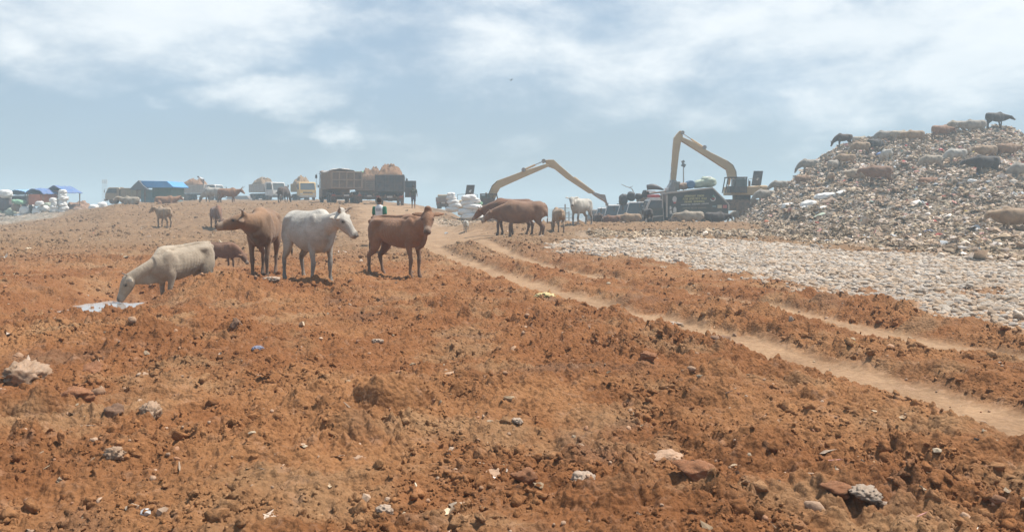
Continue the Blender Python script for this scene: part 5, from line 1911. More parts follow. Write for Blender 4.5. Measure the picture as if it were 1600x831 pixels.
lt.build('faint_lettering', mat('faded_lettering', (0.24, 0.23, 0.15), .7, 0, .1, 9, .2, 0), root)
em = MB()
c1 = sign(268, 375)
em.prism([(c1[0] + .17 * math.cos(a) * (1 if math.sin(a) > 0 else .8), c1[1] + .25 * math.sin(a)) for a in [2 * PI * k / 16 for k in range(16)]], .040, .052)
em.build('shield_emblem', mat('emblem_grey', (0.55, 0.54, 0.52), .6, 0, .2, 18, .2, 0), root)
em = MB()
em.prism([sign(240, 425), sign(300, 425), sign(285, 460), sign(250, 460)], .034, .046)
em.build('emblem_base', M_RED, root)
em = MB()
c2 = sign(1098, 350)
pts = []
for k in range(13):
    a = -PI * .95 + PI * 1.25 * k / 12
    pts.append((c2[0] + .20 * math.cos(a), c2[1] + .20 * math.sin(a)))
for k in range(12, -1, -1):
    a = -PI * .95 + PI * 1.25 * k / 12
    pts.append((c2[0] + .135 * math.cos(a), c2[1] + .135 * math.sin(a)))
em.prism(pts, .040, .052)
em.build('round_emblem', ML_W, root)
em = MB(); em.prism([sign(1085, 300), sign(1110, 262), sign(1135, 310), sign(1110, 330)], .036, .048); em.build('leaf_emblem', mat('leaf_green', (0.15, 0.35, 0.25), .6, 0, .1, 5, .1, 0), root)
em = MB(); em.prism([sign(1070, 330), sign(1120, 345), sign(1140, 375), sign(1090, 365)], .030, .044); em.build('emblem_band', M_RED, root)
for (ax, bx_, m_, nm) in ((1085, 1165, mat('badge_teal', (.20, .32, .36), .6, 0, .1, 5, .2, 0), 'teal_badge'), (1195, 1288, mat('badge_cream', (.60, .52, .35), .6, 0, .1, 5, .2, 0), 'cream_badge'), (1312, 1400, mat('badge_red', (.50, .14, .12), .6, 0, .1, 5, .2, 0), 'red_badge')):
    em = MB(); em.prism([sign(ax, 490 if ax > 1100 else 505), sign(bx_, 490 if ax > 1100 else 505), sign(bx_, 560 if ax > 1100 else 535), sign(ax, 560 if ax > 1100 else 535)], .036, .050)
    em.build(nm, m_, root)
# cab
cab = MB()
cabz = [gp(1006.5, 345), gp(1006, 331), gp(1009, 327), gp(1014.5, 313.5), gp(1017, 312), gp(1036, 312), gp(1037, 345)]
cab.prism(cabz, .05, WD - .05)
co = cab.build('cab', M_GREEN, root, bevel=.04)
ct = MB()
ct.prism([gp(1008.5, 327), gp(1014.3, 313.2), gp(1017, 311.3), gp(1036.2, 311.3), gp(1036.2, 313.4), gp(1017.2, 313.4), gp(1011.2, 327.5)], .035, WD - .035)
ct.prism([gp(1034.4, 313.4), gp(1036.4, 313.4), gp(1036.6, 325), gp(1034.6, 325)], .035, WD - .035)
ct.build('cab_roof', M_WHITE, co, bevel=.01)
g = MB(); g.prism([gp(1012.6, 325), gp(1017.5, 314.6), gp(1033.8, 314.6), gp(1034, 325)], .040, WD - .040); g.build('side_window', M_GLASS, co)
g = MB()
a0, a1 = gp(1008.4, 327), gp(1013.9, 314)
g.add([(a0[0] - .03, .2, a0[1]), (a0[0] - .03, WD - .2, a0[1]), (a1[0] - .03, WD - .25, a1[1]), (a1[0] - .03, .25, a1[1]), (a0[0] + .03, .2, a0[1]), (a0[0] + .03, WD - .2, a0[1]), (a1[0] + .03, WD - .25, a1[1]), (a1[0] + .03, .25, a1[1])],
      [(0, 1, 2, 3), (7, 6, 5, 4), (0, 4, 5, 1), (1, 5, 6, 2), (2, 6, 7, 3), (3, 7, 4, 0)])
g.build('windscreen', M_GLASS, co)
ar = MB()
apts = [gp(1007.5, 343), gp(1012, 340), gp(1017, 338), gp(1036.5, 336.2), gp(1036.5, 337.6), gp(1019, 339.8), gp(1014, 342), gp(1010, 349), gp(1007.5, 349)]
ar.prism(apts, -.02, .06)
ar.build('wheel_arch', M_FRAME, root)
bm_ = MB(); bm_.box((gp(1006, 346)[0], WD / 2, gp(1006, 346)[1]), (.16, WD - .05, .26)); bm_.build('bumper', M_CATD, root, bevel=.03)
for s in (0, 1):
    l = MB(); l.box((gp(1006, 338)[0], .3 + s * (WD - .6), gp(1006, 338)[1]), (.06, .28, .15)); l.build('headlight', M_LAMP, root, bevel=.01)
    m_ = MB(); yv = -.16 if s == 0 else WD + .16
    m_.box((gp(1007, 321)[0], yv, gp(1007, 321)[1]), (.05, .16, .34)); m_.tube([(gp(1012, 316)[0], .06 if s == 0 else WD - .06, gp(1012, 316)[1]), (gp(1007, 318)[0], yv, gp(1007, 318)[1])], .014, 6)
    m_.build('mirror', M_CATD, root)
ch = MB(); ch.box((gp(1082, 343)[0], WD / 2, gp(1082, 343)[1]), (4.6, .9, .22)); ch.box((gp(1052, 346)[0], WD / 2, gp(1052, 346)[1]), (.7, WD - .2, .4)); ch.build('chassis', M_CHAS, root, bevel=.01)
for (wx_, dual) in ((1025.8, False), (1108, True)):
    for yv in (.18, WD - .18):
        # wheels are built with +y / -y outward; the near side of this truck is -y of its centre line
        mbx = gp(wx_, 355.5)[0]
        holder = wheel(root, mbx, yv, .365, .22, dual=False)
rb = MB(); z_, = (gp(1018, 304)[1],)
rb.prism([gp(1018, 311.2), gp(1018.5, 304), gp(1031, 304), gp(1032, 311.2)], .15, WD - .15)
rbo = rb.build('roof_box', M_RED, root, bevel=.03)
rb = MB(); rb.prism([gp(1017.6, 311.0), gp(1017.6, 308.6), gp(1032.2, 308.6), gp(1032.2, 311.0)], .13, WD - .13); rb.build('white_band', M_WHITE, rbo)
# driver seen through the side window: leaning out
# loads lying on top of the truck
M_SACKW = mat('white_sack', (0.74, 0.73, 0.70), .75, 0, .10, 5, .12, .4, 18, .02)
M_SACKG = mat('green_sack', (0.20, 0.42, 0.28), .7, 0, .2, 5, .2, .4, 18, .02)
M_SACKP = mat('pale_green_sack', (0.42, 0.50, 0.40), .7, 0, .2, 5, .2, .4, 18, .02)
M_SACKK = mat('black_bag', (0.035, 0.042, 0.05), .45, 0, .3, 5, .15, .5, 12, .03)
M_SACKB = mat('brown_sack', (0.27, 0.19, 0.14), .8, 0, .2, 5, .2, .4, 18, .02)
M_DRUMB = mat('blue_drum', (0.06, 0.20, 0.36), .45, 0, .15, 3, .2, .1)
M_BARG = mat('grey_barrel', (0.20, 0.24, 0.23), .6, 0, .15, 3, .25, .1)

_sack = {}


def sack_mesh(kind, material, seed):
    """full woven sack: a flattened rounded block with creases and a tied end"""
    key = (kind, material.name, seed)
    if key in _sack:
        return _sack[key]
    V, F = ico(4)
    V = V.copy()
    for i in range(len(V)):
        v = Vector(V[i])
        k = 1 / ((abs(v.x) ** 3.2 + abs(v.y) ** 3 + abs(v.z) ** 2.8) ** (1 / 3))
        n1 = mnoise.noise(v * 1.8 + Vector((seed * 4.1, 0, 0)))
        n2 = 1 - abs(mnoise.noise(v * 4.2 + Vector((0, seed * 2.7, 0)))) * 2
        k *= .92 + .14 * n1 + .06 * n2
        p_ = v * k
        if kind == 'tied' and p_.x > .45:
            t = min(1, (p_.x - .45) / .5)
            p_.y *= 1 - .72 * t; p_.z *= 1 - .72 * t; p_.x += .35 * t
        V[i] = p_
    _sack[key] = np_mesh('sack', V, F, (material,), True)
    return _sack[key]


def sack(name, loc, size, material, label, cat='sack', group=None, kind='plain', seed=0, rot=(0, 0, 0)):
    o = link(name, sack_mesh(kind, material, seed % 4), None, loc, rot, (size[0] / 2, size[1] / 2, size[2] / 2))
    return tag(o, label, cat, group)


def top(px, py, Y=58.0):
    return (px2w(px, Y), Y, CAM_H + (HY - py) / FPX * Y)


s1 = GS
sack('sack', top(1095, 287), (1.15, .9, .62), M_SACKP, 'dull green sack lying on the roof of the dark green truck', seed=1, rot=(0, -.25, 0))
sack('sack', top(1106, 284.5), (1.15, .9, .80), M_SACKP, 'bulging pale green sack topmost on the dark green truck', seed=2, rot=(0, .1, 0))
sack('sack', top(1107, 278, 57.9), (.5, .5, .22), M_SACKW, 'small pale bundle on top of the bulging green sack', seed=3)
sack('sack', top(1067.5, 291), (.75, .7, .5), M_SACKB, 'brown sack between the grey barrel and the blue drum', seed=0)
dr = MB(); dr.lathe_y((0, 0, 0), [(.001, -.45), (.27, -.45), (.30, -.40), (.28, -.15), (.30, -.12), (.28, .12), (.30, .15), (.28, .38), (.30, .42), (.27, .45), (.001, .45)], 20)
o = dr.build('drum', M_DRUMB, None, smooth=False, loc=top(1078, 288.5)); tag(o, 'blue plastic drum lying on the dark green truck', 'drum')
br = MB(); br.lathe_z((0, 0, 0), [(.001, -.32), (.20, -.32), (.27, .28), (.25, .32), (.20, .30), (.001, .22)], 18)
o = br.build('barrel', M_BARG, None, loc=top(1057.5, 290.8)); tag(o, 'grey-green barrel standing on the front of the dark green truck', 'barrel')
# black bags and rolls over the queue
for (px, py, w_, h_, Y, sd, lab) in ((974, 312, 14, 18, 63.0, 0, 'tall black bag leftmost of the bags over the lorries'), (986, 307, 13, 15, 63, 1, 'black bag with a pointed top right of the tall one'),
                                     (998, 307, 12, 10, 60, 2, 'small black bag above the red-striped cab'), (1009, 303, 12, 12, 60, 3, 'dark bag between the small black bag and the roll')):
    sack('rubbish_bag', top(px, py, Y), (w_ * Y / FPX, w_ * .9 * Y / FPX, h_ * Y / FPX), M_SACKK, lab, 'rubbish bag', 'black bags on the queuing lorries', 'plain', sd)
ro = MB(); ro.loft([top(1011, 293, 60), top(1020, 292, 60), top(1028, 293.5, 60), top(1037, 296.5, 60)], [.22, .25, .20, .06], [.20, .22, .15, .05], n=14)
o = ro.build('sheet_roll', M_SACKK, None, smooth=True); tag(o, 'long dark rolled sheet lying over the lorry behind the dark green truck', 'sheet roll')
wp = MB(); wp.box((0, 0, 0), (.62, .5, .09)); o = wp.build('foam_slab', M_WHITE, None, bevel=.02, loc=top(1017, 299, 59.5), rot=(0, .05, 0)); tag(o, 'white slab under the long dark roll', 'slab')
wp = MB(); wp.box((0, 0, 0), (.22, .4, .2)); o = wp.build('foam_box', M_WHITE, None, bevel=.02, loc=top(1041.5, 296, 58.5)); tag(o, 'small white box in front of the grey-green barrel', 'box')
# bed of the lorry standing behind the compactor truck
bt = MB()
for k, (a, b_) in enumerate((((1006, 304), (1041, 299)), ((1006, 311), (1041, 306)))):
    pa, pb_ = top(a[0], a[1], 60.5), top(b_[0], b_[1], 60.5)
    bt.tube([pa, pb_], .07, 8)
bt.box(((top(1023, 306, 61.2))[0], 61.6, top(1023, 308, 61)[2] - .35), (2.4, 1.9, 1.0))
o = bt.build('tipper_bed', M_DUMP, None); tag(o, 'grey raised tipper bed showing behind the dark green truck cab', 'tipper bed')
br = MB(); br.tube([top(971, 288, 63), top(978, 291.5, 63), top(987, 294.5, 63), top(990, 300, 63)], [.02, .025, .03, .035], 6); br.tube([top(983, 293, 63), top(989, 291, 63)], .018, 6)
o = br.build('branch', M_CHAS, None); tag(o, 'thin bare branch sticking up from the black bags', 'branch')

# ------------------------------------------------------------------ excavators


def excavator(label, X0, Y0, zg, face, ox, boom, stick, bucket, arm_cyl, boom_cyl, bucket_cyl, cab_x, cab_z, hood, cw, boom_y=0.0, cabw=1.5, extra=None):
    """side-plane outlines in metres (x, z) with real thickness; root on the ground"""
    root = empty('excavator', (X0, Y0, zg))
    tag(root, label, 'excavator')
    b = MB(); b.prism(boom, boom_y - .28, boom_y + .28); bo = b.build('boom', M_CAT, root, bevel=.03)
    b = MB(); b.prism(stick, boom_y - .20, boom_y + .20); so = b.build('stick', M_CAT, root, bevel=.025)
    # thick plates round the pins
    for (pt, par, r_) in ((arm_cyl[0], bo, .16), (arm_cyl[1], so, .15)):
        q = MB(); q.lathe_y((pt[0], boom_y, pt[1]), [(.001, -.33), (r_, -.33), (r_, .33), (.001, .33)], 14); q.build('pin', M_STEEL, par)
    b = MB(); b.prism(bucket, boom_y - .55, boom_y + .55)
    bk = b.build('bucket', M_STEEL, root, bevel=.02)
    t = MB()
    e = bucket[len(bucket) // 2]
    for k in range(5):
        t.box((e[0], boom_y - .5 + .25 * k, e[1]), (.10, .08, .22))
    t.build('bucket_teeth', M_STEEL, bk)
    for nm, cyl in (('arm_cylinder', arm_cyl), ('boom_cylinder', boom_cyl), ('bucket_cylinder', bucket_cyl)):
        if cyl is None:
            continue
        a = Vector((cyl[0][0], boom_y + (cyl[2] if len(cyl) > 2 else 0), cyl[0][1])); c = Vector((cyl[1][0], boom_y + (cyl[2] if len(cyl) > 2 else 0), cyl[1][1]))
        m_ = a + (c - a) * .58
        r_ = cyl[3] if len(cyl) > 3 else .075
        q = MB(); q.tube([a, m_], r_, 12); qo = q.build(nm, M_CAT, root, smooth=False)
        q = MB(); q.tube([m_, c], r_ * .55, 10); q.build('piston', M_CHROME, qo)
    hs_b = MB()
    hs_b.tube([Vector((boom[0][0], boom_y - .3, boom[0][1])), Vector((boom[1][0], boom_y - .31, boom[1][1])), Vector((boom[2][0], boom_y - .31, boom[2][1] - .05)), Vector((boom[3][0], boom_y - .3, boom[3][1] - .05))], .025, 6)
    hs_b.build('hydraulic_hose', M_CATD, bo)
    # cab: frame of posts, dark lower panels, glass
    (x0, x1), (z0, z1) = cab_x, cab_z
    yc0, yc1 = boom_y - .6 - 1.0, boom_y - .6
    c = MB()
    sl = .22 * face
    for yy in (yc0 + .04, yc1 - .04):
        for (xa, dx) in ((x0, sl if face < 0 else 0), (x0 + (x1 - x0) * .38, 0), (x1, sl if face > 0 else 0)):
            c.tube([(xa + dx * 1.0, yy, z0), (xa, yy, z1 - .04)], .045, 6)
    c.box(((x0 + x1) / 2, (yc0 + yc1) / 2, z1), (abs(x1 - x0) + .1, 1.05, .09))
    c.box(((x0 + x1) / 2 - sl * .2, (yc0 + yc1) / 2, z0 + .28), (abs(x1 - x0) * .86, 1.0, .5))
    co_ = c.build('cab', M_CATD, root, bevel=.01)
    g_ = MB(); fx0, fx1 = (x0 + (x1 - x0) * .42, x1 - .05) if face < 0 else (x0 + .05, x0 + (x1 - x0) * .58)
    g_.box(((fx0 + fx1) / 2, (yc0 + yc1) / 2, (z0 + z1) / 2 + .22), (fx1 - fx0, .94, z1 - z0 - .62)); g_.build('cab_glass', mat('green_cab_glass', (0.07, 0.11, 0.11), .15, 0, .1, 2, .2, 0), co_)
    st_ = MB(); st_.box((x0 + (x1 - x0) * .34, (yc0 + yc1) / 2, z0 + .65), (.14, .45, .6)); st_.build('seat', M_FRAME, co_, bevel=.03)
    # house, counterweight, engine hood standing open, tracks
    hx0, hx1, hz0, hz1 = cw[0]
    h = MB(); h.box(((hx0 + hx1) / 2, boom_y + .1, (hz0 + hz1) / 2), (hx1 - hx0, 2.7, hz1 - hz0)); ho_ = h.build('house', M_CAT, root, bevel=.06)
    kx0, kx1, kz0, kz1 = cw[1]
    h = MB(); h.box(((kx0 + kx1) / 2, boom_y + .1, (kz0 + kz1) / 2), (kx1 - kx0, 2.8, kz1 - kz0)); h.build('counterweight', M_CAT, root, bevel=.14)
    hd_ = MB(); hd_.prism(hood, boom_y + .0, boom_y + .07); hoo = hd_.build('engine_hood', M_SLATE, root, bevel=.01)
    mx = sum(p_[0] for p_ in hood) / 4; mz = sum(p_[1] for p_ in hood) / 4
    hw = abs(hood[1][0] - hood[0][0]); hh_ = abs(hood[0][1] - hood[3][1])
    sh_ = MB()
    sh_.box((mx + .03, boom_y - .006, mz + hh_ * .39), (hw * .62, .012, .08)); sh_.build('slot', mat('slot_pale', (.50, .55, .58), .6, 0, .05, 3, 0, 0), hoo)
    sh_ = MB()
    sh_.lathe_y((mx, boom_y - .01, mz - .08), [(.001, -.008), (.075, -.008), (.075, .008), (.001, .008)], 14)
    sh_.box((mx + .10, boom_y - .006, mz - hh_ * .22), (hw * .36, .012, .07)); sh_.box((mx + .05, boom_y - .006, mz - hh_ * .33), (hw * .5, .012, .05))
    sh_.build('hood_badge', ML_W, hoo)
    rl = MB()
    rx = hx0 if face > 0 else hx1
    rl.tube([(kx0 if face > 0 else kx0, boom_y - 1.2, hz1), (kx0, boom_y - 1.2, hz1 + .55), ((kx0 + x1) / 2 if face < 0 else (kx0 + x0) / 2, boom_y - 1.2, hz1 + .6), (x1 + .25 if face < 0 else x0 - .25, boom_y - 1.2, hz1 + .55), (x1 + .25 if face < 0 else x0 - .25, boom_y - 1.2, hz1)], .022, 6)
    rl.build('handrail', M_CATD, root)
    ex = MB(); exx = (kx0 + x1) / 2 if face < 0 else (kx1 + x0) / 2
    ex.tube([(exx, boom_y - .5, hz1), (exx, boom_y - .5, hz1 + .45)], .07, 10); ex.build('exhaust', M_CATD, root)
    for s in (-1, 1):
        tk = MB()
        cxm = (hx0 + hx1) / 2
        pts_ = []
        L_, r_ = 2.1, .40
        for k in range(9):
            a = PI / 2 + PI * k / 8
            pts_.append((cxm - L_ + r_ * math.cos(a), .42 + r_ * math.sin(a)))
        for k in range(9):
            a = -PI / 2 + PI * k / 8
            pts_.append((cxm + L_ + r_ * math.cos(a), .42 + r_ * math.sin(a)))
        yv = boom_y + .1 + s * 1.15
        tk.prism(pts_, yv - .28, yv + .28)
        for k in range(22):
            tk.box((cxm - L_ + 2 * L_ * k / 21, yv, .84), (.10, .60, .05)); tk.box((cxm - L_ + 2 * L_ * k / 21, yv, .02), (.10, .60, .05))
        tk.build('track', M_CHAS, root)
    uc = MB(); uc.box(((hx0 + hx1) / 2, boom_y + .1, .55), (2.2, 1.8, .45)); uc.lathe_z(((hx0 + hx1) / 2, boom_y + .1, .7), [(.001, 0), (.7, 0), (.7, max(.2, hz0 - .7)), (.001, max(.2, hz0 - .7))], 20); uc.build('undercarriage', M_CHAS, root)
    return root


EY = 60.0
ES = EY / FPX
zg1 = CAM_H + (HY - 352) * ES - .35


def e1(px, py):
    return ((px - 755) * ES, CAM_H + (HY - py) * ES - zg1)


excavator('yellow long-reach excavator reaching right, its bucket hanging over the white cow', px2w(755, EY), EY, zg1, 1, 0,
          [e1(757.5, 321), e1(763, 305), e1(769, 290), e1(777, 282.5), e1(790, 278), e1(816, 268.2), e1(853.5, 256.5), e1(858.5, 260), e1(829, 272.8), e1(800, 285.5), e1(781.5, 294), e1(776.5, 303), e1(771, 320)],
          [e1(849.8, 250.8), e1(858, 250.2), e1(864.8, 250.2), e1(873, 258), e1(894.8, 276.6), e1(911.8, 287.6), e1(928, 299.5), e1(929.5, 303.5), e1(919, 302), e1(885, 279.6), e1(866, 264.4), e1(856.5, 261)],
          [e1(925, 300), e1(930, 301.5), e1(936, 303.6), e1(943.5, 304.3), e1(947.6, 319.5), e1(944.5, 315.5), e1(933.5, 309), e1(926, 304)],
          (e1(818, 266), e1(849, 252.3)), (e1(772.5, 300), e1(767, 322), -.38, .11), (e1(897, 277), e1(926, 299.5), 0, .05),
          (e1(752.5, 0)[0], e1(776.5, 0)[0]), (e1(0, 321)[1], e1(0, 304)[1]),
          [e1(727, 306), e1(729.5, 289.2), e1(742.3, 289.2), e1(740, 306)],
          ((e1(724, 0)[0], e1(764, 0)[0], e1(0, 336)[1], e1(0, 316)[1]), (e1(717, 0)[0], e1(727, 0)[0], e1(0, 336)[1], e1(0, 313)[1])), boom_y=-.3)

EY = 63.0
ES = EY / FPX
zg2 = CAM_H + (HY - 322) * ES - .35


def e2(px, py):
    return ((px - 1160) * ES, CAM_H + (HY - py) * ES - zg2)


excavator('yellow long-reach excavator on the heap with its arm folded down to the left', px2w(1160, EY), EY, zg2, -1, 0,
          [e2(1152.3, 279), e2(1151.2, 267.8), e2(1146.5, 257), e2(1138.7, 251.2), e2(1110, 237), e2(1087.5, 222.7), e2(1068, 214.2), e2(1065, 218.5), e2(1068, 221), e2(1097.8, 239.6), e2(1130.5, 260.8), e2(1138, 265.5), e2(1140.7, 279)],
          [e2(1064, 203.8), e2(1067.5, 204.5), e2(1068.6, 215.5), e2(1065.2, 223), e2(1062.2, 241), e2(1057.5, 283), e2(1050.6, 281), e2(1052.4, 241), e2(1054, 222), e2(1055, 214.5), e2(1060, 208)],
          [e2(1050, 281), e2(1057, 282), e2(1059, 288), e2(1058, 299), e2(1050, 304), e2(1041, 300), e2(1046, 291), e2(1049, 286)],
          (e2(1102, 230), e2(1067.5, 207)), (e2(1146, 272), e2(1141, 300), .4, .11), (e2(1055, 226), e2(1048.5, 285), 0, .05),
          (e2(1132, 0)[0], e2(1160.5, 0)[0]), (e2(0, 302)[1], e2(0, 278)[1]),
          [e2(1177, 290), e2(1181, 266.8), e2(1195.6, 266.8), e2(1192, 290)],
          ((e2(1140, 0)[0], e2(1184, 0)[0], e2(0, 305)[1], e2(0, 291.5)[1]), (e2(1182, 0)[0], e2(1196, 0)[0], e2(0, 305)[1], e2(0, 290)[1])), boom_y=0.5)

# ------------------------------------------------------------------ sorting camp at the far left
CY = 80.0


def cp(px, py, Y=CY):
    return (px2w(px, Y), Y, CAM_H + (HY - py) / FPX * Y)


def post_mb(mb, a, b, r=.05):
    mb.tube([a, b], r, 6)


def shelter(label, px0, px1, py_eave, py_ridge, py_ground, material, Y=CY, depth=3.0, gable=True, wall=None, inside=None, name='tarpaulin_shelter', roof2=None, cat='shelter', side_ridge=False):
    root = empty(name, cp((px0 + px1) / 2, py_ground, Y))
    tag(root, label, cat)
    s = Y / FPX
    w = (px1 - px0) * s
    he = (py_ground - py_eave) * s
    hr = (py_ground - py_ridge) * s
    n = 14
    # sagging roof sheet with thickness
    A, B = np.meshgrid(np.linspace(-1, 1, n), np.linspace(-1, 1, n))
    if side_ridge:
        Z = he + (hr - he) * np.clip(1 - np.abs(B), 0, 1) * np.clip(1.6 - 1.6 * np.abs(A) ** 6, 0, 1)
    else:
        Z = he + (hr - he) * (1 - np.abs(A)) if gable else he + (hr - he) * (1 - A ** 2) * (1 - .2 * B ** 2)
    Z = Z + .06 * fbm(A * 2 + px0, B * 2, 700, 3) - .05 * (1 - A ** 2) * (1 - B ** 2)
    V = np.stack([A * w / 2, B * depth / 2, Z], -1).reshape(-1, 3)
    ii = np.arange(n * n).reshape(n, n)
    q = np.stack([ii[:-1, :-1], ii[:-1, 1:], ii[1:, 1:], ii[1:, :-1]], -1).reshape(-1, 4)
    o = link('roof_sheet', np_mesh('roof_sheet', V, q, (material,), False), root)
    md = o.modifiers.new('thick', 'SOLIDIFY'); md.thickness = .05
    for sx_ in (-1, 1):
        for sy_ in (-1, 1):
            mb = MB(); post_mb(mb, (sx_ * w * .42, sy_ * depth * .42, 0), (sx_ * w * .42, sy_ * depth * .42, he + .08)); mb.build('post', M_CHAS, root)
    if wall is not None:
        (wx0, wx1, wz0, wz1, wm) = wall
        mb = MB(); mb.box((((wx0 + wx1) / 2 - (px0 + px1) / 2) * s, .0, (py_ground - (wz0 + wz1) / 2) * s), (abs(wx1 - wx0) * s, depth * .7, abs(wz1 - wz0) * s)); mb.build('wall', wm, root, bevel=.02)
    return root


M_ORANGE = mat('orange_cloth', (0.62, 0.19, 0.10), .8, 0, .2, 3, .2, .4, 8, .03)
M_PINK = mat('pink_cloth', (0.62, 0.28, 0.30), .8, 0, .25, 3, .2, .4, 8, .03)
M_DKCLOTH_SHADE = mat('dark_cloth_and_shade', (0.06, 0.06, 0.08), .85, 0, .3, 3, .2, .4, 8, .03)  # for the cloth heap, and for shade painted under the leftmost sheet
M_TEAL = mat('teal_boards', (0.16, 0.27, 0.29), .7, 0, .2, 3, .2, .2)
M_DKGREEN = mat('dark_green_boards', (0.055, 0.12, 0.10), .7, 0, .2, 3, .15, .2)
M_GREYROOF = mat('grey_metal_roof', (0.10, 0.13, 0.16), .5, .3, .2, 3, .2, .2)
M_SKYROOF = mat('bright_blue_roof', (0.09, 0.33, 0.66), .5, .1, .1, 2, .08, .1)

shelter('blue tarpaulin shelter with an orange cloth front, middle one at the far left', 52, 81, 303, 293.5, 322, M_TARPB, wall=(54, 72, 303.5, 320, M_ORANGE), gable=False)
shelter('long faded blue and white sheet shelter, leftmost', 25, 57, 304, 295.5, 322, M_TARPLB, Y=81.5, gable=False, wall=(28, 50, 306, 322, M_DKCLOTH_SHADE))  # wall is a dark block added for the shade below the sheet
shelter('small gabled blue shelter with pink cloth inside, rightmost of the tents at the far left', 77, 117.5, 301.5, 289.5, 324, M_TARPB, Y=82, wall=(82, 93, 298, 318, M_PINK))
# the blue-roofed hut
root = empty('hut', cp(253, 318, 84)); tag(root, 'hut with a bright blue roof and dark green walls on the ridge', 'hut')
s = 84 / FPX


def hb(px, py):
    return ((px - 253) * s, (318 - py) * s)


mb = MB(); mb.prism([hb(232, 294), hb(236, 283.5), hb(275, 284.2), hb(284.5, 292.5), hb(284, 294)], -2.2, 1.8); mb.build('roof', M_SKYROOF, root, bevel=.02)
mb = MB(); mb.prism([hb(249.5, 294), hb(278.5, 294), hb(278.5, 309), hb(249.5, 309)], -1.7, 1.5); mb.build('wall', M_DKGREEN, root)
mb = MB(); mb.prism([hb(230, 296.8), hb(249.3, 296.8), hb(249.3, 316), hb(230, 316)], -1.4, 1.2); mb.build('side_room', M_TEAL, root)
mb = MB(); mb.prism([hb(220.5, 297), hb(228, 289), hb(234.5, 283), hb(240, 290), hb(249, 297)], -2.6, -2.3); mb.prism([hb(221, 296.6), hb(234.5, 283.4), hb(236, 284), hb(222, 297.4)], -2.2, 1.0); mb.build('porch_roof', M_GREYROOF, root)
for px in (231, 243):
    mb = MB(); a = hb(px, 318); b = hb(px, 296)
    mb.tube([(a[0], -2.4, a[1]), (b[0], -2.4, b[1])], .06, 6); mb.build('post', M_CHAS, root)
mb = MB(); mb.prism([hb(249.7, 309.3), hb(278.3, 309.3), hb(278.3, 318), hb(249.7, 318)], -1.5, 1.3); mb.build('footing', M_TEAL, root)
mb = MB(); mb.box((0, 0, 0), (1.5, .5, .10)); o = mb.build('plank', M_WHITE, None, loc=cp(275, 314, 80), rot=(0, -.42, 0)); tag(o, 'white board leaning on the ridge right of the blue-roofed hut', 'board')
# tied sacks of sorted waste, round bales stacked like drums


def bale(name, px, py, wpx, hpx, Y, material, label, group, seed):
    s_ = Y / FPX
    return sack(name, cp(px + .7 * math.sin(seed * 2.3), py, Y), (wpx * s_ * (.9 + .16 * math.sin(seed * 3.7)), wpx * s_ * .85, hpx * s_ * 1.2), material, label, 'sack', group, 'plain', seed, rot=(.10 * math.sin(seed * 1.9), .14 * math.cos(seed * 2.7), seed * 1.1))


for k in range(7):
    bale('sack', 98 + (.8 * ((k * 5) % 3 - 1)), 330 - k * 5.0, 17 - .5 * k, 6.4, 79, M_SACKW, '%s white sack of the tall stack of seven at the far left' % ORD[k].capitalize() if k < 6 else 'Topmost white sack of the tall stack of seven at the far left', 'stacked white sacks at the sorting camp', k)
for k in range(4):
    bale('sack', 84 + (.6 * ((k * 7) % 3 - 1)), 328.5 - k * 5.2, 12, 6.6, 78.5, M_SACKW, '%s white sack of the short stack beside the stack of seven' % (ORD[k].capitalize() if k < 3 else 'Topmost'), 'stacked white sacks at the sorting camp', k + 1)
CAMP = [(30, 315.5, 20, 7, M_SACKG, 'pale turquoise sack lying under the faded blue sheet'), (104, 334.5, 13, 9, M_SACKG, 'green sack at the foot of the tall stack of seven'), (85, 336.8, 23, 8.5, M_SACKW, 'long white sack lying beside the green one'),
        (57, 331, 12, 10, M_SACKW, 'white sack right of the standing person at the far left'), (68, 326, 16, 9, M_SACKW, 'white sack below the orange cloth'), (73, 320, 12, 7, M_SACKP, 'greenish sack against the orange cloth'),
        (38, 329, 14, 12, M_SACKW, 'white sack left of the standing person'), (26, 324, 14, 12, M_SACKB, 'brownish sack in the heap at the far left'), (17, 331, 16, 12, M_SACKP, 'dull sack low in the heap at the far left'),
        (32, 339, 20, 9, M_SACKW, 'grey-white sack at the bottom of the heap at the far left'), (9, 303, 20, 12, M_SACKW, 'white bundle on top of the dark heap at the left edge'), (6, 318, 24, 22, M_DKCLOTH_SHADE, 'dark cloth heap at the very left edge'),
        (12, 341, 16, 10, M_SACKB, 'brown-grey sack near the left edge'), (147, 325, 15, 10, M_SACKW, 'white sack alone on the ridge, left of its slumped neighbour'), (160, 322, 15, 12, M_SACKW, 'slumped white sack alone on the ridge, right of its neighbour'),
        (62, 318, 12, 7, M_SACKW, 'small white sack in front of the orange cloth, higher up'), (122, 329, 14, 8, M_SACKB, 'small brown sack on the soil between the tents and the white pair'), (50, 343, 22, 6, M_SACKP, 'flat dull sack below the standing person')]
for k, (px, py, w_, h_, m_, lab) in enumerate(CAMP):
    s_ = 79 / FPX
    sack('sack', cp(px, py, 79 + (k % 3) * .5 - .5), (w_ * s_, w_ * s_ * .8, h_ * s_ * 1.1), m_, lab, 'sack', None, 'plain', k, rot=(.1 * math.sin(k), .15 * math.cos(k * 2), 0))
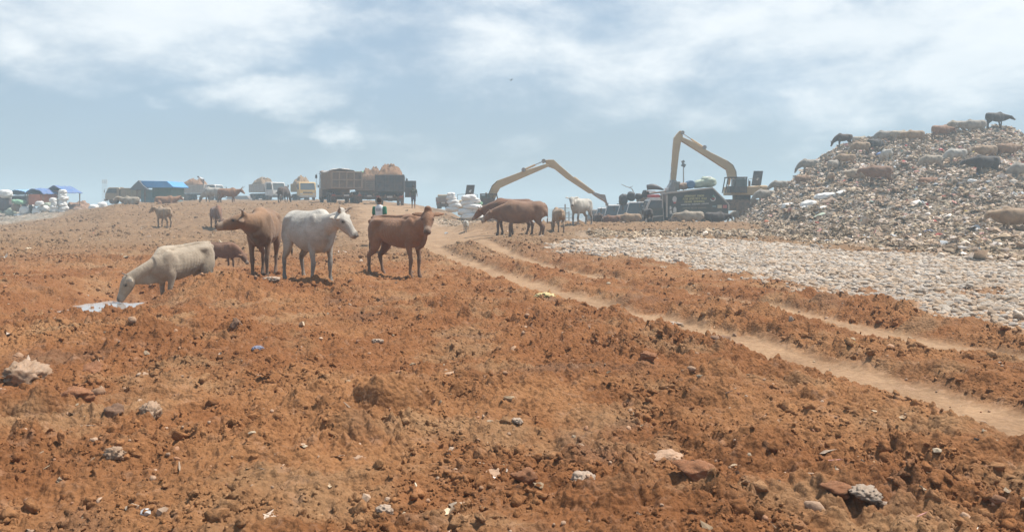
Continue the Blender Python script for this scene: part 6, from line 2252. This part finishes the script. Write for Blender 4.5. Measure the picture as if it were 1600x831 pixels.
for k in range(22):
    px = 3 + (k * 37) % 73; lvl = (k * 5) % 4
    s_ = 80.5 / FPX
    sack('sack', cp(px, 333 - lvl * 6.2 + 2.5 * math.sin(k * 2.1) - (6 if px < 30 else 0), 80.6 + lvl * .35), (13 * s_ * (1 + .25 * math.sin(k)), 11 * s_, 9 * s_), M_SACKW if k % 4 else M_SACKP, 'white woven sack in the jumbled heap around the tents at the far left', 'sack', 'jumbled heap of white sacks at the sorting camp', 'plain', k, rot=(.3 * math.sin(k * 3), .35 * math.cos(k * 2), k))
o = soil_heap('low mound of reddish soil between the tents and the pair of white sacks', cp(122, 331, 84), .3, 3.6, 2.6, .9, 31, (.32, .20, .14))

# white sacks piled beside the first excavator
MY = 54.0
PILE = [(707, 327, 22, 8, 'bottom'), (711, 321, 20, 7.5, 'second'), (708, 315.5, 19, 7, 'third'), (705, 309.5, 16, 7, 'fourth'), (705, 304, 13, 6, 'topmost')]
for k, (px, py, w_, h_, od) in enumerate(PILE):
    s_ = 57 / FPX
    sack('sack', cp(px, py, 57), (w_ * s_, w_ * s_ * .8, h_ * s_ * 1.15), M_SACKW, '%s white sack of the slimmer stack left of the excavator hood' % od, 'sack', 'white sacks beside the excavator', 'plain', k)
PILE = [(737, 338, 34, 9, 'bottom'), (728, 331, 26, 9, 'lower left'), (746, 330, 20, 8, 'lower right'), (738, 323, 30, 8, 'middle'), (730, 317, 22, 7, 'upper'), (742, 313.5, 18, 7, 'small right upper'), (733, 309, 24, 8.5, 'topmost')]
for k, (px, py, w_, h_, od) in enumerate(PILE):
    s_ = MY / FPX
    sack('sack', cp(px, py, MY), (w_ * s_, w_ * s_ * .7, h_ * s_ * 1.2), M_SACKW, '%s white sack of the broad stack below the excavator hood' % od, 'sack', 'white sacks beside the excavator', 'plain', k + 2, rot=(0, .08 * math.sin(k * 3), .2 * math.cos(k)))
sack('sack', cp(745, 318, 55.5), (.8, .6, .4), M_SACKG, 'small green sack at the right of the broad white stack', seed=2)
p = at(693, 86)
lorry('pickup', 'small pickup seen from behind left of the slim stack of white sacks', 'pickup', (p[0], p[1], CAM_H + (HY - 326) / FPX * 86), R(92), M_KHAKI, M_DUMP, 2.2, .5, 1.6, 1.7, .34, 'slats', deck=.75, scale=.9)

# ------------------------------------------------------------------ things lying on the heap


def on_heap(px, py, lift=.1):
    x, y = hit(px, py)
    return (x, y, bz(x, y) + lift)


HS = [(1236, 323, 30, 14, 'big white sack leftmost of the fallen sacks on the heap', M_SACKW, .1), (1262, 319, 30, 13, 'white sack with a pinched neck right of the leftmost fallen one', M_SACKW, -.3), (1264, 328, 26, 10, 'long white sack lying lower than its neighbours on the heap', M_SACKW, .3),
      (1284, 327, 20, 11, 'round end white sack right of the long lying one', M_SACKW, -.2), (1281, 338, 22, 9, 'dull white sack lowest of the fallen ones on the heap', M_SACKP, -.4), (1256, 334, 14, 9, 'small white sack under the long lying one', M_SACKW, 0),
      (1289, 306, 34, 11, 'grey-white sack highest on the left of the upper pair', M_SACKW, -.12), (1315, 302, 30, 9, 'long pointed white sack highest on the right of the upper pair', M_SACKW, -.25), (1294, 315, 26, 9, 'pinkish sack below the upper pair of fallen sacks', M_SACKB, -.3),
      (1316, 293, 18, 7, 'small white bundle above the long pointed sack', M_SACKW, 0), (1520, 283, 16, 7, 'white sack lying left of the black horned cow hooves', M_SACKW, .1), (1562, 276, 24, 6, 'white sheet behind the black horned cow legs', M_SACKW, 0),
      (1208, 303, 16, 7, 'blue-grey bundle on the lower left slope of the heap', M_TARPLB, -.2), (1500, 290, 12, 12, 'dark bag standing below the white cow on the heap', M_SACKK, 0), (1448, 270, 20, 8, 'dark bag near the lying tan calf', M_SACKK, .2),
      (1530, 217, 14, 6, 'white bundle at the top right of the heap', M_SACKW, 0), (1512, 216, 10, 8, 'pale bundle below the grey cow on the summit', M_SACKW, .3), (1375, 241, 13, 7, 'blue plastic sheet crumpled below the black cow on the crest', M_TARPB, -.3),
      (1358, 259, 9, 7, 'red rag above the big brown cow', M_RED, .2), (1404, 258, 12, 5, 'red rag right of the white cow seen from behind', M_RED, 0), (1418, 242, 12, 6, 'faded red bag under the pale row of cows', M_PINK, 0), (1470, 235, 8, 6, 'bright red bag left of the round white cow', M_RED, 0),
      (1145, 331, 9, 8, 'red bag at the back of the dark green truck', M_RED, 0), (1150, 322, 10, 7, 'white bag above the red one at the back of the dark green truck', M_SACKW, 0), (1142, 339, 8, 5, 'dark red rag at the foot of the heap by the truck', M_RED, 0), (1197, 347, 8, 7, 'small orange-red bag low on the heap', M_ORANGE, 0),
      (1233, 332, 8, 6, 'orange rag under the leftmost fallen sack', M_ORANGE, 0), (1575, 258, 14, 4, 'turquoise scrap behind the black horned cow', M_SACKG, 0), (1567, 221, 8, 5, 'yellow-green scrap near the top right of the heap', M_SACKP, 0), (1358, 318, 10, 7, 'white scrap with red mark low on the heap', M_SACKW, 0)]
for k, (px, py, w_, h_, lab, m_, tl) in enumerate(HS):
    x, y = hit(px, py + h_ * .45)
    s_ = y / FPX
    sack('sack' if m_ in (M_SACKW, M_SACKP, M_SACKB) else ('rag' if 'rag' in lab or 'scrap' in lab else 'bag'), (x, y, bz(x, y) + h_ * s_ * .38), (w_ * s_ * (1 if 'neck' not in lab and 'pointed' not in lab else .8), w_ * s_ * .6, h_ * s_), m_, lab, 'sack' if m_ in (M_SACKW, M_SACKP, M_SACKB) else ('rag' if 'rag' in lab or 'scrap' in lab else 'bag'), None, 'tied' if ('neck' in lab or 'pointed' in lab) else 'plain', k, rot=(0, tl, .2))
for k, (px, py, a) in enumerate(((1432, 272, .5), (1438, 276, .7), (1426, 279, .35))):
    x, y = hit(px, py)
    mb = MB(); mb.lathe_y((0, 0, 0), [(.22, -.09), (.34, -.10), (.38, -.04), (.38, .04), (.34, .10), (.22, .09), (.22, -.09)], 20)
    o = mb.build('tyre', M_TYRE, None, smooth=True, loc=(x, y, bz(x, y) + .12), rot=(1.1 + a * .3, a, .4))
    tag(o, ('upper', 'middle', 'lower')[k] + ' of the three dark tyres left of the lying tan calf', 'tyre', 'tyres dumped on the heap')

# ------------------------------------------------------------------ far things
# lattice tower on the left horizon
TY = 300.0
s = TY / FPX
root = empty('lattice_tower', (px2w(163.5, TY), TY, CAM_H + (HY - 322) * s)); tag(root, 'thin grey lattice tower far off behind the ridge on the left', 'tower')
h = 41 * s
lg = MB()
for sx_ in (-1, 1):
    for sy_ in (-1, 1):
        lg.tube([(sx_ * .75, sy_ * .75, 0), (sx_ * .5, sy_ * .5, h)], .05, 5)
lg.build('leg_frame', M_STEEL, root)
br = MB()
n = 9
for k in range(n):
    za, zb_ = h * k / n, h * (k + 1) / n
    wa, wb = .75 - .25 * k / n, .75 - .25 * (k + 1) / n
    for sy_ in (-1, 1):
        br.tube([(-wa, sy_ * wa, za), (wb, sy_ * wb, zb_)], .025, 4); br.tube([(wa, sy_ * wa, za), (-wb, sy_ * wb, zb_)], .025, 4)
        br.tube([(sy_ * wa, -wa, za), (sy_ * wb, wb, zb_)], .025, 4)
        br.tube([(-wa, sy_ * wa, za), (wa, sy_ * wa, za)], .025, 4)
br.build('bracing', M_STEEL, root)
an = MB()
for a in range(3):
    an.box((.7 * math.cos(a * 2.09), .7 * math.sin(a * 2.09), h - .7), (.45, .45, 1.5))
an.build('antenna', M_FRAME, root)
# floodlight mast behind the compactor truck
MYY = 84.0
s = MYY / FPX
zb_ = bz(px2w(1068, MYY), MYY)
root = empty('light_mast', (px2w(1068, MYY), MYY, zb_)); tag(root, 'slim mast with a cluster lamp head behind the dark green truck', 'mast')
top_z = CAM_H + (HY - 262) * s - zb_
mb = MB(); mb.tube([(0, 0, 0), (0, 0, top_z)], [.10, .06], 8); mb.build('pole', M_STEEL, root)
mb = MB(); mb.box((0, 0, top_z + .25), (.42, .2, .36), Matrix.Rotation(.5, 3, 'Y')); mb.box((-.05, 0, top_z + .62), (.30, .2, .26), Matrix.Rotation(-.4, 3, 'Y')); mb.tube([(0, 0, top_z), (0, 0, top_z + .8)], .04, 6); mb.build('lamp_head', M_SLATE, root, bevel=.03)
# utility poles in the haze between the calf and the white cow
for k, (px, pt, Y, lab) in enumerate(((883, 319, 118.0, 'tallest faint utility pole with cross arms'), (889, 330, 150.0, 'shorter faint utility pole right beside the taller one'), (875, 333, 150.0, 'faintest of the utility poles, left of the tall one'))):
    s = Y / FPX
    x = px2w(px, Y); zb_ = bz(x, Y)
    tz = CAM_H + (HY - pt) * s - zb_
    root = empty('utility_pole', (x, Y, zb_)); tag(root, lab, 'utility pole', 'utility poles on the horizon')
    mb = MB(); mb.tube([(0, 0, 0), (0, 0, tz)], [.16, .10], 8); mb.build('pole', M_CHAS, root)
    mb = MB(); mb.box((-.3, 0, tz - .6), (1.9, .1, .1)); mb.box((-.2, 0, tz - 1.3), (1.6, .1, .1)); mb.build('cross_arm', M_CHAS, root)
# low white building behind the ridge
BY = 150.0
s = BY / FPX
root = empty('building', (px2w(381, BY), BY, CAM_H + (HY - 321) * s)); tag(root, 'long low white building with a grey roof behind the ridge', 'building')
mb = MB(); mb.box((0, 0, 5 * s), (35 * s, 6, 10 * s)); wo = mb.build('wall', M_WHITE, root)
mb = MB(); mb.prism([(-18.5 * s, 10.2 * s), (18.5 * s, 10.2 * s), (14 * s, 14.6 * s), (-13 * s, 14.6 * s)], -3.6, 3.6); mb.build('roof', mat('grey_roof', (.17, .15, .15), .8, 0, .2, 1, .2, .2), root)
for k in range(6):
    mb = MB(); mb.box((-14 * s + k * 5.4 * s, -3.01, 5.6 * s), (2.6 * s, .06, 3.4 * s)); mb.build('window', M_GLASS, root)
# wooded skyline and low roofs, far off in the haze
gt, gnt, gb = new_mat('far_foliage')
gb.inputs['Base Color'].default_value = (.05, .075, .04, 1)
gb.inputs['Roughness'].default_value = .9
rg = np.random.default_rng(77)
N = 2600
Yt = rg.uniform(520, 700, N)
Xt = rg.uniform(-1, 1, N) * Yt * .8
zt = base(Xt, Yt)
S = rg.uniform(1.6, 3.4, N)
Pt = np.stack([Xt, Yt, zt + S * rg.uniform(.3, 1.1, N)], -1)
o = scatter('far_woods', [lump(2, 200 + k, .6, 3, .9) for k in range(4)], Pt, S[:, None] * np.ones((N, 3)), np.tile([.05, .07, .04], (N, 1)), gt, rg, .5)

# a bird far up in front of the clouds
mb = MB()
bx, by, bz_ = px2w(798.5, 70), 70.0, CAM_H + (HY - 126) / FPX * 70
mb.loft([(-.14, 0, -.04), (-.05, 0, 0), (.06, 0, .03), (.15, 0, .05)], [.012, .04, .04, .01], [.01, .035, .035, .012], n=8)
for s_ in (-1, 1):
    mb.loft([(.02, 0, .02), (.0, .14 * s_, .12), (-.05, .28 * s_, .09)], [.06, .055, .01], [.008, .007, .004], side=(1, 0, 0), n=6)
o = mb.build('bird', mat('dark_feathers', (.03, .03, .03), .8, 0, .1, 5, 0, 0), None, smooth=True, loc=(bx, by, bz_), rot=(0, 0, 1.1))
tag(o, 'tiny dark bird flying in front of the clouds above the middle', 'bird')

# ------------------------------------------------------------------ dusty air over the whole place
hz = MB()
hz.box((0, 590, 1.0), (3000, 1420, 30.0))
hm = bpy.data.materials.new('dusty_air')
hm.use_nodes = True
hm.node_tree.nodes.clear()
ho = hm.node_tree.nodes.new('ShaderNodeOutputMaterial')
hv = hm.node_tree.nodes.new('ShaderNodeVolumePrincipled')
hv.inputs['Color'].default_value = (0.64, 0.82, 0.92, 1)
hv.inputs['Density'].default_value = 0.0030
hv.inputs['Anisotropy'].default_value = 0.0
hm.node_tree.links.new(hv.outputs[0], ho.inputs['Volume'])
haze = hz.build('haze', hm)
tag(haze, kind='stuff')
